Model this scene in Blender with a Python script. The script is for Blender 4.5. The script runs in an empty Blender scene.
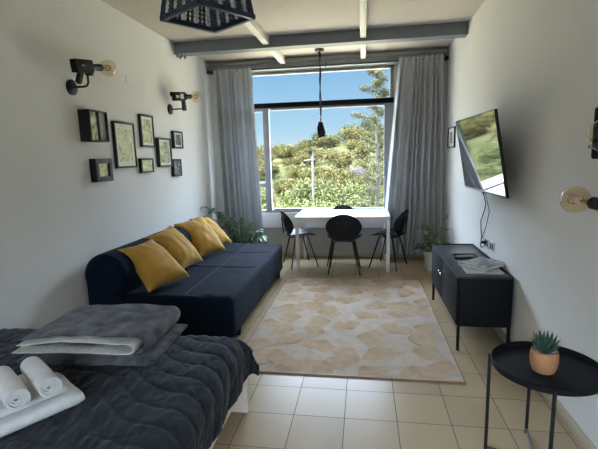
import bpy, bmesh, math, random
from mathutils import Vector, Matrix, noise
PI = math.pi
rnd = random.Random(7)
C = bpy.context.scene.collection

# ------------------------------------------------------------ materials
def mat(name, col, rough=.6, metal=0., spec=.5, bump=0., bscale=60., var=0., vscale=8., sheen=0., coat=0., stretch=None, col2=None):
    m = bpy.data.materials.new(name); m.use_nodes = True
    nt = m.node_tree; b = nt.nodes['Principled BSDF']
    b.inputs['Base Color'].default_value = (*col, 1)
    b.inputs['Roughness'].default_value = rough
    b.inputs['Metallic'].default_value = metal
    b.inputs['Specular IOR Level'].default_value = spec
    if sheen:
        b.inputs['Sheen Weight'].default_value = sheen; b.inputs['Sheen Roughness'].default_value = .4
    if coat:
        b.inputs['Coat Weight'].default_value = coat; b.inputs['Coat Roughness'].default_value = .1
    tc = nt.nodes.new('ShaderNodeTexCoord'); mp = nt.nodes.new('ShaderNodeMapping')
    nt.links.new(tc.outputs['Object'], mp.inputs['Vector'])
    if stretch: mp.inputs['Scale'].default_value = stretch
    if var or col2:
        n = nt.nodes.new('ShaderNodeTexNoise'); n.inputs['Scale'].default_value = vscale; n.inputs['Detail'].default_value = 4
        nt.links.new(mp.outputs[0], n.inputs['Vector'])
        r = nt.nodes.new('ShaderNodeValToRGB')
        c2 = col2 if col2 else tuple(min(1, c * (1 + var)) for c in col)
        c1 = col if col2 else tuple(c * (1 - var) for c in col)
        r.color_ramp.elements[0].color = (*c1, 1); r.color_ramp.elements[1].color = (*c2, 1)
        r.color_ramp.elements[0].position = .35; r.color_ramp.elements[1].position = .65
        nt.links.new(n.outputs['Fac'], r.inputs['Fac']); nt.links.new(r.outputs['Color'], b.inputs['Base Color'])
    if bump:
        n = nt.nodes.new('ShaderNodeTexNoise'); n.inputs['Scale'].default_value = bscale; n.inputs['Detail'].default_value = 3
        nt.links.new(mp.outputs[0], n.inputs['Vector'])
        bp = nt.nodes.new('ShaderNodeBump'); bp.inputs['Strength'].default_value = bump; bp.inputs['Distance'].default_value = .01
        nt.links.new(n.outputs['Fac'], bp.inputs['Height']); nt.links.new(bp.outputs['Normal'], b.inputs['Normal'])
    return m

def glass(name, tint, gl=.06, rough=.0):
    m = bpy.data.materials.new(name); m.use_nodes = True; nt = m.node_tree
    nt.nodes.remove(nt.nodes['Principled BSDF']); out = nt.nodes['Material Output']
    t = nt.nodes.new('ShaderNodeBsdfTransparent'); t.inputs['Color'].default_value = (*tint, 1)
    g = nt.nodes.new('ShaderNodeBsdfGlossy'); g.inputs['Roughness'].default_value = rough
    f = nt.nodes.new('ShaderNodeFresnel'); f.inputs['IOR'].default_value = 1.45
    mu = nt.nodes.new('ShaderNodeMath'); mu.operation = 'MULTIPLY'; mu.inputs[1].default_value = gl
    nt.links.new(f.outputs[0], mu.inputs[0])
    ge = nt.nodes.new('ShaderNodeNewGeometry'); iv = nt.nodes.new('ShaderNodeMath'); iv.operation = 'SUBTRACT'; iv.inputs[0].default_value = 1.
    nt.links.new(ge.outputs['Backfacing'], iv.inputs[1])
    m2 = nt.nodes.new('ShaderNodeMath'); m2.operation = 'MULTIPLY'; m2.use_clamp = True; nt.links.new(mu.outputs[0], m2.inputs[0]); nt.links.new(iv.outputs[0], m2.inputs[1]); mu = m2
    mx = nt.nodes.new('ShaderNodeMixShader')
    nt.links.new(mu.outputs[0], mx.inputs[0]); nt.links.new(t.outputs[0], mx.inputs[1]); nt.links.new(g.outputs[0], mx.inputs[2])
    nt.links.new(mx.outputs[0], out.inputs['Surface'])
    return m

M = {}
M['wall'] = mat('wall_paint', (.70, .695, .67), .75, spec=.25, bump=.05, bscale=180, var=.015, vscale=3)
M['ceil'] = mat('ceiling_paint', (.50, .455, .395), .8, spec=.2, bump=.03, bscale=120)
M['wood_white'] = mat('white_beam_paint', (.58, .56, .51), .6, var=.04, vscale=12, stretch=(8, .6, 8))
M['steel_grey'] = mat('grey_beam_paint', (.17, .19, .21), .5, var=.05)
M['backwall'] = mat('parapet_paint', (.42, .40, .37), .8, var=.04)
M['sill'] = mat('white_sill', (.72, .73, .74), .5)
M['skirt'] = mat('skirting_tile', (.44, .37, .27), .35, var=.05)
M['alu'] = mat('grey_aluminium', (.26, .27, .285), .5)
M['alu_dark'] = mat('dark_aluminium', (.008, .008, .010), .85, spec=.05)
M['black'] = mat('black_metal', (.006, .007, .009), .42, spec=.35)
M['black_soft'] = mat('black_powder_coat', (.0055, .0065, .009), .6, spec=.2)
M['blackwood'] = mat('black_frame_wood', (.010, .011, .013), .5, spec=.4)
M['navy'] = mat('navy_fabric', (.0045, .010, .022), .9, spec=.12, bump=.25, bscale=350, sheen=.03, var=.2, vscale=10)
M['thread'] = mat('grey_thread', (.06, .08, .11), .8)
M['mustard'] = mat('mustard_velvet', (.50, .28, .045), .75, spec=.3, bump=.25, bscale=120, var=.12, vscale=6, sheen=.12)
M['mustard_edge'] = mat('mustard_hem', (.36, .20, .035), .8)
M['quilt'] = mat('charcoal_quilt', (.010, .0135, .018), .8, spec=.25, bump=.3, bscale=140, var=.2, vscale=18, sheen=.12)
M['fur'] = mat('grey_plush', (.020, .022, .026), .9, spec=.2, bump=1., bscale=110, col2=(.135, .14, .15), vscale=11, sheen=.25)
M['sherpa'] = mat('cream_sherpa', (.74, .70, .62), .95, spec=.1, bump=1., bscale=160, var=.1, vscale=60)
M['towel'] = mat('white_terry', (.78, .76, .72), .95, spec=.1, bump=.9, bscale=260, var=.04, vscale=30)
M['white'] = mat('white_lacquer', (.78, .79, .80), .35)
M['bedwhite'] = mat('cream_bed_board', (.74, .69, .60), .5)
M['tabletop'] = mat('white_table_top', (.80, .83, .87), .3, coat=.2)
M['shell'] = mat('black_chair_shell', (.006, .010, .018), .45, spec=.35)
M['chair_back'] = mat('black_chair_pad', (.008, .010, .015), .55)
M['curtain'] = mat('grey_curtain', (.56, .575, .59), .9, spec=.1, bump=.15, bscale=300, var=.03, vscale=30, sheen=.2)
def translucent(m, amt, col):
    nt = m.node_tree; b = nt.nodes['Principled BSDF']; out = nt.nodes['Material Output']
    t = nt.nodes.new('ShaderNodeBsdfTranslucent'); t.inputs['Color'].default_value = (*col, 1); x = nt.nodes.new('ShaderNodeMixShader'); x.inputs[0].default_value = amt
    nt.links.new(b.outputs[0], x.inputs[1]); nt.links.new(t.outputs[0], x.inputs[2]); nt.links.new(x.outputs[0], out.inputs['Surface'])
translucent(M['curtain'], .33, (.46, .48, .51))
M['pot_white'] = mat('white_ceramic', (.62, .60, .55), .45)
M['terracotta'] = mat('terracotta_pot', (.50, .25, .11), .75, bump=.3, bscale=220, var=.08, vscale=60)
M['soil'] = mat('soil', (.035, .025, .018), .95, bump=1, bscale=90)
M['pebble'] = mat('pebble', (.42, .36, .30), .7, var=.5, vscale=70)
M['leaf'] = mat('plant_leaf', (.020, .060, .018), .4, col2=(.05, .12, .03), vscale=9)
M['leaf_light'] = mat('plant_leaf_light', (.09, .16, .05), .5, col2=(.22, .29, .12), vscale=14)
M['stem'] = mat('plant_stem', (.10, .14, .05), .6)
M['succulent'] = mat('succulent_leaf', (.025, .075, .05), .45, col2=(.07, .15, .10), vscale=40)
M['brass'] = mat('brass', (.35, .25, .10), .3, metal=.9)
M['filament'] = mat('filament', (.30, .16, .06), .5)
M['bulb'] = glass('amber_bulb_glass', (.94, .855, .70), gl=2.6)
M['pane'] = glass('clear_window_glass', (.985, .99, .99), gl=.5)
M['plastic_white'] = mat('white_plastic', (.70, .71, .72), .4)
M['paper'] = mat('paper', (.72, .72, .69), .8)
M['matboard'] = mat('picture_mount', (.84, .83, .76), .8)
M['chrome'] = mat('chrome', (.55, .56, .58), .2, metal=1.)
M['lens'] = mat('lens_glass', (.01, .01, .015), .08)
M['silver_print'] = mat('silver_print', (.30, .30, .30), .4)
# outside
M['foliage_olive'] = mat('olive_foliage', (0.0372, 0.0352, 0.0126), .7, spec=.0, col2=(0.0884, 0.0737, 0.0285), vscale=1.6)
M['foliage_yellow'] = mat('yellow_green_foliage', (.050, .057, .020), .8, spec=.0, col2=(.100, .102, .042), vscale=2.2)
M['foliage_dark'] = mat('dark_green_foliage', (0.0261, 0.0301, 0.0142), .7, spec=.0, col2=(0.0652, 0.0619, 0.0267), vscale=1.2)
M['foliage_pale'] = mat('pale_conifer_foliage', (0.0447, 0.0469, 0.0251), .7, spec=.0, col2=(0.0884, 0.0837, 0.0468), vscale=1.5)
M['twigs'] = mat('bare_pinkish_twigs', (.085, .066, .055), .8)
M['bark'] = mat('bark', (.045, .038, .028), .9)
M['pole'] = mat('pale_pole_wood', (.085, .08, .075), .8)
M['bounce_terrace'] = mat('pale_bounce_ground', (.52, .42, .25), .8)
M['sea'] = mat('sea_water', (.10, .22, .36), .4)
M['render_ext'] = mat('house_render', (.7, .68, .64), .9)

def tile_material():
    m = mat('beige_floor_tile', (.50, .44, .34), .3, spec=.14)
    nt = m.node_tree; b = nt.nodes['Principled BSDF']
    N = nt.nodes.new; L = nt.links.new
    tc = N('ShaderNodeTexCoord'); sp = N('ShaderNodeSeparateXYZ'); L(tc.outputs['Object'], sp.inputs[0])
    def cell(out, off):
        a = N('ShaderNodeMath'); a.operation = 'SUBTRACT'; a.inputs[1].default_value = off - 30 * .3022; L(out, a.inputs[0])
        d = N('ShaderNodeMath'); d.operation = 'DIVIDE'; d.inputs[1].default_value = .3022; L(a.outputs[0], d.inputs[0])
        f = N('ShaderNodeMath'); f.operation = 'FRACT'; L(d.outputs[0], f.inputs[0])
        fl = N('ShaderNodeMath'); fl.operation = 'FLOOR'; L(d.outputs[0], fl.inputs[0])
        s = N('ShaderNodeMath'); s.operation = 'SUBTRACT'; s.inputs[1].default_value = .5; L(f.outputs[0], s.inputs[0])
        ab = N('ShaderNodeMath'); ab.operation = 'ABSOLUTE'; L(s.outputs[0], ab.inputs[0])
        return ab, fl
    ax, fx = cell(sp.outputs[0], -.7191); ay, fy = cell(sp.outputs[1], 2.5624)
    mx = N('ShaderNodeMath'); mx.operation = 'MAXIMUM'; L(ax.outputs[0], mx.inputs[0]); L(ay.outputs[0], mx.inputs[1])
    gt = N('ShaderNodeMath'); gt.operation = 'GREATER_THAN'; gt.inputs[1].default_value = .4925; L(mx.outputs[0], gt.inputs[0])
    cb = N('ShaderNodeCombineXYZ'); L(fx.outputs[0], cb.inputs[0]); L(fy.outputs[0], cb.inputs[1])
    wn = N('ShaderNodeTexWhiteNoise'); L(cb.outputs[0], wn.inputs['Vector'])
    ns = N('ShaderNodeTexNoise'); ns.inputs['Scale'].default_value = 5; ns.inputs['Detail'].default_value = 5; L(tc.outputs['Object'], ns.inputs['Vector'])
    ad = N('ShaderNodeMath'); ad.operation = 'ADD'; L(wn.outputs['Value'], ad.inputs[0]); L(ns.outputs['Fac'], ad.inputs[1])
    r = N('ShaderNodeValToRGB'); r.color_ramp.elements[0].position = .3; r.color_ramp.elements[1].position = 1.5 if False else 1.
    r.color_ramp.elements[0].color = (.32, .24, .145, 1); r.color_ramp.elements[1].color = (.38, .29, .18, 1)
    L(ad.outputs[0], r.inputs['Fac'])
    mix = N('ShaderNodeMix'); mix.data_type = 'RGBA'
    L(gt.outputs[0], mix.inputs[0]); L(r.outputs['Color'], mix.inputs[6]); mix.inputs[7].default_value = (.10, .08, .06, 1)
    L(mix.outputs[2], b.inputs['Base Color'])
    rr = N('ShaderNodeMath'); rr.operation = 'MULTIPLY_ADD'; rr.inputs[1].default_value = .5; rr.inputs[2].default_value = .28
    L(gt.outputs[0], rr.inputs[0]); L(rr.outputs[0], b.inputs['Roughness'])
    bp = N('ShaderNodeBump'); bp.invert = True; bp.inputs['Strength'].default_value = .4; bp.inputs['Distance'].default_value = .002
    L(gt.outputs[0], bp.inputs['Height']); L(bp.outputs['Normal'], b.inputs['Normal'])
    return m
M['tile'] = tile_material()

def print_material(name, a, b_, c, scale=14):
    m = mat(name, a, .35, spec=.5); nt = m.node_tree; b = nt.nodes['Principled BSDF']
    tc = nt.nodes.new('ShaderNodeTexCoord'); n = nt.nodes.new('ShaderNodeTexNoise'); n.inputs['Scale'].default_value = scale; n.inputs['Detail'].default_value = 8
    n.inputs['Distortion'].default_value = 1.5
    nt.links.new(tc.outputs['Object'], n.inputs['Vector'])
    r = nt.nodes.new('ShaderNodeValToRGB'); e = r.color_ramp.elements
    e[0].position = .38; e[0].color = (*a, 1); e[1].position = .62; e[1].color = (*c, 1)
    k = e.new(.5); k.color = (*b_, 1)
    nt.links.new(n.outputs['Fac'], r.inputs['Fac']); nt.links.new(r.outputs['Color'], b.inputs['Base Color'])
    return m
M['print_green'] = print_material('green_landscape_print', (.14, .17, .10), (.58, .60, .32), (.80, .80, .66), 11)
M['print_map'] = print_material('pale_sketch_print', (.36, .38, .24), (.64, .66, .40), (.80, .80, .62), 13)  # lightened tones stand in for the reflection washing over the glass
M['print_mono'] = print_material('monochrome_print', (.02, .02, .02), (.15, .15, .15), (.5, .5, .5), 25)
M['magazine_paper'] = mat('magazine_paper', (.42, .42, .41), .5)
M['cover'] = print_material('magazine_cover', (.05, .06, .06), (.16, .17, .17), (.36, .36, .35), 16)

# ------------------------------------------------------------ mesh helpers
def box(bm, lo, hi, bev=0., seg=2, mtx=None, mi=0):
    lo = Vector(lo); hi = Vector(hi)
    c = (lo + hi) / 2; s = hi - lo
    g = bmesh.ops.create_cube(bm, size=1)
    vs = g['verts']
    for v in vs: v.co = Vector((v.co.x * s.x, v.co.y * s.y, v.co.z * s.z)) + c
    fs = set(f for v in vs for f in v.link_faces)
    for f in fs: f.material_index = mi
    if bev > 0:
        es = list(set(e for v in vs for e in v.link_edges))
        r = bmesh.ops.bevel(bm, geom=es, offset=bev, segments=seg, affect='EDGES', profile=.5)
        vs = list(set(r['verts']) | set(v for v in vs if v.is_valid))
        for f in r['faces']: f.material_index = mi
    if mtx is not None:
        for v in vs: v.co = mtx @ v.co
    return vs

def frame_of(d):
    d = d.normalized(); a = Vector((0, 0, 1)) if abs(d.z) < .9 else Vector((1, 0, 0))
    x = d.cross(a).normalized(); y = d.cross(x).normalized()
    return x, y

def tube(bm, pts, r, seg=8, cap=True, mi=0, closed=False):
    pts = [Vector(p) for p in pts]; n = len(pts)
    rs = r if isinstance(r, (list, tuple)) else [r] * n
    rings = []; x = None
    for i, p in enumerate(pts):
        if closed: d = (pts[(i + 1) % n] - pts[i - 1])
        else: d = (pts[min(i + 1, n - 1)] - pts[max(i - 1, 0)])
        d.normalize()
        if x is None: x, y = frame_of(d)
        else:
            x = (x - d * x.dot(d)).normalized(); y = d.cross(x).normalized()
        rings.append([bm.verts.new(p + (x * math.cos(a) + y * math.sin(a)) * rs[i]) for a in [2 * PI * k / seg for k in range(seg)]])
    m = n if closed else n - 1
    for i in range(m):
        A = rings[i]; B = rings[(i + 1) % n]
        for k in range(seg):
            f = bm.faces.new((A[k], A[(k + 1) % seg], B[(k + 1) % seg], B[k])); f.material_index = mi
    if cap and not closed:
        for R_ in (list(reversed(rings[0])), rings[-1]):
            f = bm.faces.new(R_); f.material_index = mi

def lathe(bm, prof, c=(0, 0, 0), axis=(0, 0, 1), seg=24, mi=0, squash=None):
    c = Vector(c); d = Vector(axis).normalized(); x, y = frame_of(d)
    rings = []
    for r, h in prof:
        if r < 1e-5: rings.append([bm.verts.new(c + d * h)])
        else: rings.append([bm.verts.new(c + d * h + (x * math.cos(a) + y * math.sin(a)) * r) for a in [2 * PI * k / seg for k in range(seg)]])
    for i in range(len(rings) - 1):
        A, B = rings[i], rings[i + 1]
        for k in range(seg):
            q = [A[k % len(A)], A[(k + 1) % len(A)], B[(k + 1) % len(B)], B[k % len(B)]]
            u = []
            for v in q:
                if v not in u: u.append(v)
            if len(u) > 2:
                try:
                    f = bm.faces.new(u); f.material_index = mi
                except ValueError: pass

def ball(bm, c, r, seg=16, sc=(1, 1, 1), mi=0):
    g = bmesh.ops.create_uvsphere(bm, u_segments=seg, v_segments=max(6, seg // 2), radius=r)
    for v in g['verts']:
        v.co = Vector((v.co.x * sc[0], v.co.y * sc[1], v.co.z * sc[2])) + Vector(c)
        for f in v.link_faces: f.material_index = mi

def grid(bm, fn, nu, nv, mi=0, wrapu=False):
    V = [[bm.verts.new(fn(i / nu, j / nv)) for j in range(nv + 1)] for i in range(nu if wrapu else nu + 1)]
    m = len(V)
    for i in range(nu):
        for j in range(nv):
            f = bm.faces.new((V[i][j], V[(i + 1) % m][j], V[(i + 1) % m][j + 1], V[i][j + 1])); f.material_index = mi
    return V

def obj(name, bm, m, parent=None, angle=35, label=None, recalc=True):
    """link the bmesh as one mesh object; verts are given in the parent's local frame"""
    if recalc: bmesh.ops.recalc_face_normals(bm, faces=bm.faces[:])
    me = bpy.data.meshes.new(name); bm.to_mesh(me); bm.free()
    for p in me.polygons: p.use_smooth = True
    try: me.set_sharp_from_angle(angle=math.radians(angle))
    except Exception: pass
    for k in (m if isinstance(m, (list, tuple)) else [m]): me.materials.append(M[k] if isinstance(k, str) else k)
    o = bpy.data.objects.new(name, me); C.objects.link(o)
    if parent is not None: o.parent = parent
    if label: o['label'] = label
    return o

def tag(o, label, cat, group=None, kind=None):
    o['label'] = label; o['category'] = cat
    if group: o['group'] = group
    if kind: o['kind'] = kind
    return o

def thing(name, label, cat, loc=(0, 0, 0), rotz=0, group=None):
    o = bpy.data.objects.new(name, None); C.objects.link(o); o.empty_display_size = .1
    o.location = loc; o.rotation_euler = (0, 0, rotz)
    return tag(o, label, cat, group)

def struct(name, bm, m, label=None, **k):
    o = obj(name, bm, m, **k); o['kind'] = 'structure'
    if label: o['label'] = label
    return o

def solo(name, bm, m, label, cat, group=None, origin=None, **k):
    if origin is not None:
        for v in bm.verts: v.co -= Vector(origin)
    o = obj(name, bm, m, **k)
    if origin is not None: o.location = origin
    return tag(o, label, cat, group)

def off(bm, p):
    """world-built verts -> frame of a thing standing unrotated at p"""
    for v in bm.verts: v.co -= Vector(p)
    return bm

B = bmesh.new

# ------------------------------------------------------------ room shell
XL, XR, D, Z, YB = -2.26, 1.124, 6.244, 2.914, -1.9
T = .22
b = B(); box(b, (XL - T, YB - T, -.2), (XR + T, D + T, 0)); struct('floor', b, 'tile', 'beige square floor tiles with dark grout')
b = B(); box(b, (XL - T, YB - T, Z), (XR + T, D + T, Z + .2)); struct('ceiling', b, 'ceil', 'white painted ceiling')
b = B(); box(b, (XL - T, YB - T, 0), (XL, D + T, Z)); struct('wall_left', b, 'wall')
b = B(); box(b, (XR, YB - T, 0), (XR + T, D + T, Z)); struct('wall_right', b, 'wall')
# window wall with its opening
WX0, WX1, WZ0, WZ1 = -1.95, .42, .70, 2.74
b = B()
box(b, (XL, D, 0), (XR, D + T, WZ0)); 
struct('wall_back_parapet', b, 'backwall', 'grey beige parapet under the window').name = 'wall_back_lower'
b = B()
box(b, (XL, D, WZ0), (WX0, D + T, Z)); box(b, (WX1, D, WZ0), (XR, D + T, Z)); box(b, (WX0, D, WZ1), (WX1, D + T, Z))
struct('wall_back', b, 'wall')
# rear wall behind the viewpoint, with a glazed opening added to let in fill light
RX0, RX1, RZ1 = -1.7, .7, 2.35
b = B()
box(b, (XL, YB - T, 0), (RX0, YB, Z)); box(b, (RX1, YB - T, 0), (XR, YB, Z)); box(b, (RX0, YB - T, RZ1), (RX1, YB, Z))
struct('wall_front', b, 'wall')
b = B()
for x0, x1 in ((RX0, RX0 + .06), (-.53, -.47), (RX1 - .06, RX1)): box(b, (x0, YB - .12, 0), (x1, YB - .06, RZ1))
box(b, (RX0, YB - .12, RZ1 - .06), (RX1, YB - .06, RZ1)); box(b, (RX0, YB - .12, 0), (RX1, YB - .06, .05))
d1 = struct('fill_door_1', b, 'alu', 'unseen glazed door added behind the viewpoint for fill light')
b = B(); box(b, (RX0 + .06, YB - .095, .05), (-.53, YB - .085, RZ1 - .06)); box(b, (-.47, YB - .095, .05), (RX1 - .06, YB - .085, RZ1 - .06))
obj('pane', b, 'pane', d1)

# sill band under the window, skirting
b = B(); box(b, (WX0 - .1, D - .035, .455), (WX1 + .1, D + .001, .685), .004); struct('trim_1', b, 'sill', 'white band under the window')
b = B(); box(b, (XL, D - .015, 0), (XR, D, .09), .003); struct('baseboard_back', b, 'skirt')
b = B(); box(b, (XL, YB, 0), (XL + .012, D - .015, .08), .003); struct('baseboard_left', b, 'skirt')
b = B(); box(b, (XR - .012, YB, 0), (XR, D - .015, .08), .003); struct('baseboard_right', b, 'skirt')
# beams
b = B()
box(b, (XL, 5.065, 2.80), (XR, 5.085, Z)); box(b, (XL, 5.05, 2.785), (XR, 5.20, 2.80)); box(b, (XL, 5.18, 2.80), (XR, 5.195, Z)); box(b, (XL, 5.05, 2.90), (XR, 5.2, Z))
for x in (XL + .03, XL + .09):
    for y in (5.08, 5.16): lathe(b, [(0, -.035), (.014, -.035), (.014, 0)], (x, y, 2.785), seg=10)
struct('trim_2', b, 'steel_grey', 'wide grey steel beam crossing the ceiling')
b = B(); box(b, (XL, 6.12, 2.752), (XR, 6.244, 2.845), .003); struct('trim_3', b, 'steel_grey', 'grey beam above the window')
b = B(); box(b, (-.036, YB, 2.82), (.030, 5.05, Z), .003); struct('trim_4', b, 'wood_white', 'long white batten on the ceiling, right of centre')
b = B(); box(b, (-.036, 5.2, 2.82), (.030, 6.12, Z), .003); struct('trim_5', b, 'wood_white', 'short white batten by the window, right of centre')
b = B(); box(b, (-1.157, YB, 2.82), (-1.088, 5.05, Z), .003); struct('trim_6', b, 'wood_white', 'long white batten on the ceiling, left of centre')
b = B(); box(b, (-1.157, 5.2, 2.82), (-1.088, 6.12, Z), .003); struct('trim_7', b, 'wood_white', 'short white batten by the window, left of centre')

# window
FY0, FY1 = D - .01, D + .06
win = bpy.data.objects.new('window_1', None); C.objects.link(win); win['kind'] = 'structure'; win['label'] = 'wide picture window with a transom light and a narrow casement'
b = B()
box(b, (WX0, FY0, WZ0 - .02), (WX1, FY1, WZ0 + .02)); box(b, (WX0, FY0, WZ1 - .035), (WX1, FY1, WZ1))
box(b, (WX0, FY0, WZ0), (WX0 + .05, FY1, WZ1)); box(b, (WX1 - .13, FY0, WZ0), (WX1, FY1, 2.30)); box(b, (WX1 - .05, FY0, 2.30), (WX1, FY1, WZ1))
box(b, (-1.475, FY0 - .01, WZ0), (-1.385, FY1, 2.24), .004)
obj('window_frame', b, 'alu', win)
b = B(); box(b, (WX0, FY0 - .02, 2.235), (WX1, FY1, 2.305), .003)
obj('transom', b, 'alu_dark', win, label='dark transom bar')
b = B(); box(b, (WX0 + .05, FY0, 1.08), (-1.475, FY1, 1.14), .004); box(b, (WX0 + .05, FY0, 2.19), (-1.475, FY1, 2.235)); 
box(b, (-1.355, FY0 + .01, 2.205), (WX1 - .13, FY1, 2.235)); box(b, (-1.355, FY0 + .01, WZ0 + .02), (WX1 - .13, FY1, WZ0 + .045))
obj('sash', b, 'alu', win)
for nm, x0, x1, z0, z1 in (('pane', WX0, WX1, 2.30, 2.71), ('pane', -1.39, WX1 - .1, WZ0, 2.24), ('pane', WX0 + .03, -1.47, 1.13, 2.24), ('pane', WX0 + .03, -1.47, WZ0, 1.09)):
    b = B(); box(b, (x0, D + .02, z0), (x1, D + .026, z1)); obj(nm, b, 'pane', win)

# ------------------------------------------------------------ outside
def ground_z(x, y):
    pts = [(6, -3.2), (12, -3.4), (18, -3.0), (26, -2.35), (36, -1.2), (46, -.1), (58, .5), (72, .9), (90, 1.0), (130, -4), (220, -30)]
    z = pts[-1][1]
    for (a, za), (c, zc) in zip(pts, pts[1:]):
        if y <= c:
            t = max(0, (y - a) / (c - a)); z = za + (zc - za) * t; break
    r = max(0., min(1., (y - 22) / 45.))
    xr = x + y * .155
    z += r * max(0, xr + 8) * .17 * math.exp(-max(0, y - 80) / 60)
    z += .35 * noise.noise(Vector((x * .09, y * .09, 0))) * min(1, y / 20)
    return z
b = B(); grid(b, lambda u, v: Vector(((u - .5) * 2 * (20 + v * 120), 6.6 + v * v * 200, ground_z((u - .5) * 2 * (20 + v * 120), 6.6 + v * v * 200))), 90, 90)
mg = mat('dry_hillside', (.028, .030, .012), .9, spec=.0, col2=(.050, .046, .022), vscale=.35, bump=.4, bscale=3)
struct('ground_hillside', b, mg, 'dry green slope outside the window')
b = B(); box(b, (-16, D + T, -.35), (14, 12.3, -.15)); box(b, (-16, 12.1, -4), (14, 12.3, -.35)); struct('ground_bounce_terrace', b, 'bounce_terrace')  # unseen ground slab added out of view to bounce sunlight into the room
b = B(); grid(b, lambda u, v: Vector(((u - .5) * 60000, 300 + v * 40000, -90)), 2, 2); struct('sea', b, 'sea')

def leafcloud(bm, c, rad, n, size, r, flat=1., squash=(1, 1, 1), mi=0, shell=.55):
    c = Vector(c)
    for _ in range(n):
        while True:
            d = Vector((r.uniform(-1, 1), r.uniform(-1, 1), r.uniform(-1, 1)))
            if .05 < d.length < 1: break
        d.normalize(); q = rad * (shell + (1 - shell) * r.random())
        p = c + Vector((d.x * q * squash[0], d.y * q * squash[1], d.z * q * squash[2]))
        nrm = (d + Vector((r.gauss(0, .7), r.gauss(0, .7), r.gauss(0, .7)))).normalized()
        x, y = frame_of(nrm); a = r.random() * 6.28
        e = x * math.cos(a) + y * math.sin(a); g = nrm.cross(e)
        s = size * r.uniform(.6, 1.3)
        vs = [bm.verts.new(p + e * s + nrm * s * .2), bm.verts.new(p + g * s * .45), bm.verts.new(p - e * s + nrm * s * .2), bm.verts.new(p - g * s * .45)]
        f = bm.faces.new(vs); f.material_index = mi

def bush_meshes(n_leaf, size, lobes, m, seed, tall=1.):
    r = random.Random(seed); b = B()
    for i in range(lobes):
        a = r.random() * 6.28; q = r.uniform(.1, .65)
        rad = r.uniform(.38, .6)
        leafcloud(b, (math.cos(a) * q, math.sin(a) * q, (r.uniform(.35, .95)) * tall), rad, n_leaf // lobes, size, r, squash=(1, 1, .85 * tall))
    for i in range(4):
        a = r.random() * 6.28
        tube(b, [(0, 0, -.35), (math.cos(a) * .15, math.sin(a) * .15, .3), (math.cos(a) * .4, math.sin(a) * .4, .8 * tall)], [.05, .035, .01], 5, mi=1)
    return b, [m, 'bark']

protos = {}
def plant_bush(kind, x, y, s, label, cat, group, seed=0, sz=1.):
    key = (kind, seed)
    if key not in protos:
        leaf_n, leaf_s, lob, m, tall = {'thicket': (3600, .050, 9, 'foliage_yellow', 1.0), 'olive': (2400, .062, 8, 'foliage_olive', 1.0), 'dark': (1900, .07, 7, 'foliage_dark', 1.05)}[kind]
        bm_, ms = bush_meshes(leaf_n, leaf_s, lob, m, 31 + seed * 7 + len(kind), tall)
        o = obj('bush', bm_, ms, recalc=False); protos[key] = o; first = True
    else:
        o = protos[key].copy(); C.objects.link(o)
    o.location = (x, y, ground_z(x, y) - .1 * s); o.scale = (s, s, s * sz); o.rotation_euler = (0, 0, rnd.random() * 6.28)
    tag(o, label, cat, group)
    return o
# near thicket, olive slope, dark trees on the skyline
def clear_spot(y, span): return rnd.uniform(-.155 * y - span[0], -.155 * y + span[1])
n = 0
for row, (y, step, s) in enumerate([(14, 1.25, 1.35), (17, 1.5, 1.5), (21, 1.7, 1.6), (26, 2.0, 1.7)]):
    cx = -.155 * y; half = y * .33 + 1.5; x = cx - half * 1.05
    while x < cx + half:
        plant_bush('thicket', x + rnd.uniform(-.4, .4), y + rnd.uniform(-1, 1), s * rnd.uniform(.85, 1.25), 'yellow-green bush in the dense thicket below the window', 'bush', 'yellow-green bushes below the window', rnd.randrange(3), rnd.uniform(.9, 1.2)); x += step
for row, (y, step, s) in enumerate([(32, 2.1, 1.5), (38, 2.2, 1.6), (45, 2.5, 1.6), (52, 2.8, 1.7), (60, 3.1, 1.9)]):
    cx = -.155 * y; half = y * .32 + 1.5; x = cx - half
    while x < cx + half:
        plant_bush('olive', x + rnd.uniform(-.7, .7), y + rnd.uniform(-2, 2), s * rnd.uniform(.7, 1.25), 'olive-green bush on the hillside behind the pale pole', 'bush', 'olive-green bushes on the hillside', rnd.randrange(3), rnd.uniform(.7, 1.1)); x += step
for row, (y, step, s) in enumerate([(68, 3.4, 2.0), (78, 3.6, 2.2), (88, 3.2, 1.8)]):
    cx = -.155 * y; half = y * .32 + 1.5; x = cx - half
    while x < cx + half:
        plant_bush('dark', x + rnd.uniform(-1, 1), y + rnd.uniform(-2, 2), s * rnd.uniform(.6, 1.2), 'dark green tree on the skyline of the hill', 'tree', 'dark trees on the skyline', rnd.randrange(3), rnd.uniform(.7, 1.1)); x += step

# tall pale conifer at the right edge of the view
tx, ty = .62, 22.; tz = ground_z(tx, ty)
tr = thing('conifer', 'tall pale green conifer at the right edge of the window view', 'tree', (tx, ty, tz))
b = B(); tube(b, [(0, 0, -.3), (.1, 0, 3), (.0, 0, 6), (.05, 0, 8.6)], [.12, .09, .05, .02], 8); obj('trunk', b, 'bark', tr)
b = B(); r = random.Random(5)
for k in range(46):
    h = .9 + k * .172; L = 2.0 * (1 - h / 9.8) * r.uniform(.6, 1.15) + .18; a = r.random() * 6.28
    e = Vector((math.cos(a) * L, math.sin(a) * L, L * .28))
    tube(b, [(0, 0, h), tuple(Vector((0, 0, h)) + e * .6), tuple(Vector((0, 0, h)) + e)], [.035, .02, .008], 4, mi=1)
    for t in (.35, .6, .8, 1.): leafcloud(b, Vector((0, 0, h)) + e * t,   .34 * (1.15 - .4 * t), 85, .050, r, squash=(1, 1, .8), shell=.2)
obj('foliage', b, ['foliage_pale', 'bark'], tr, recalc=False)
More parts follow.
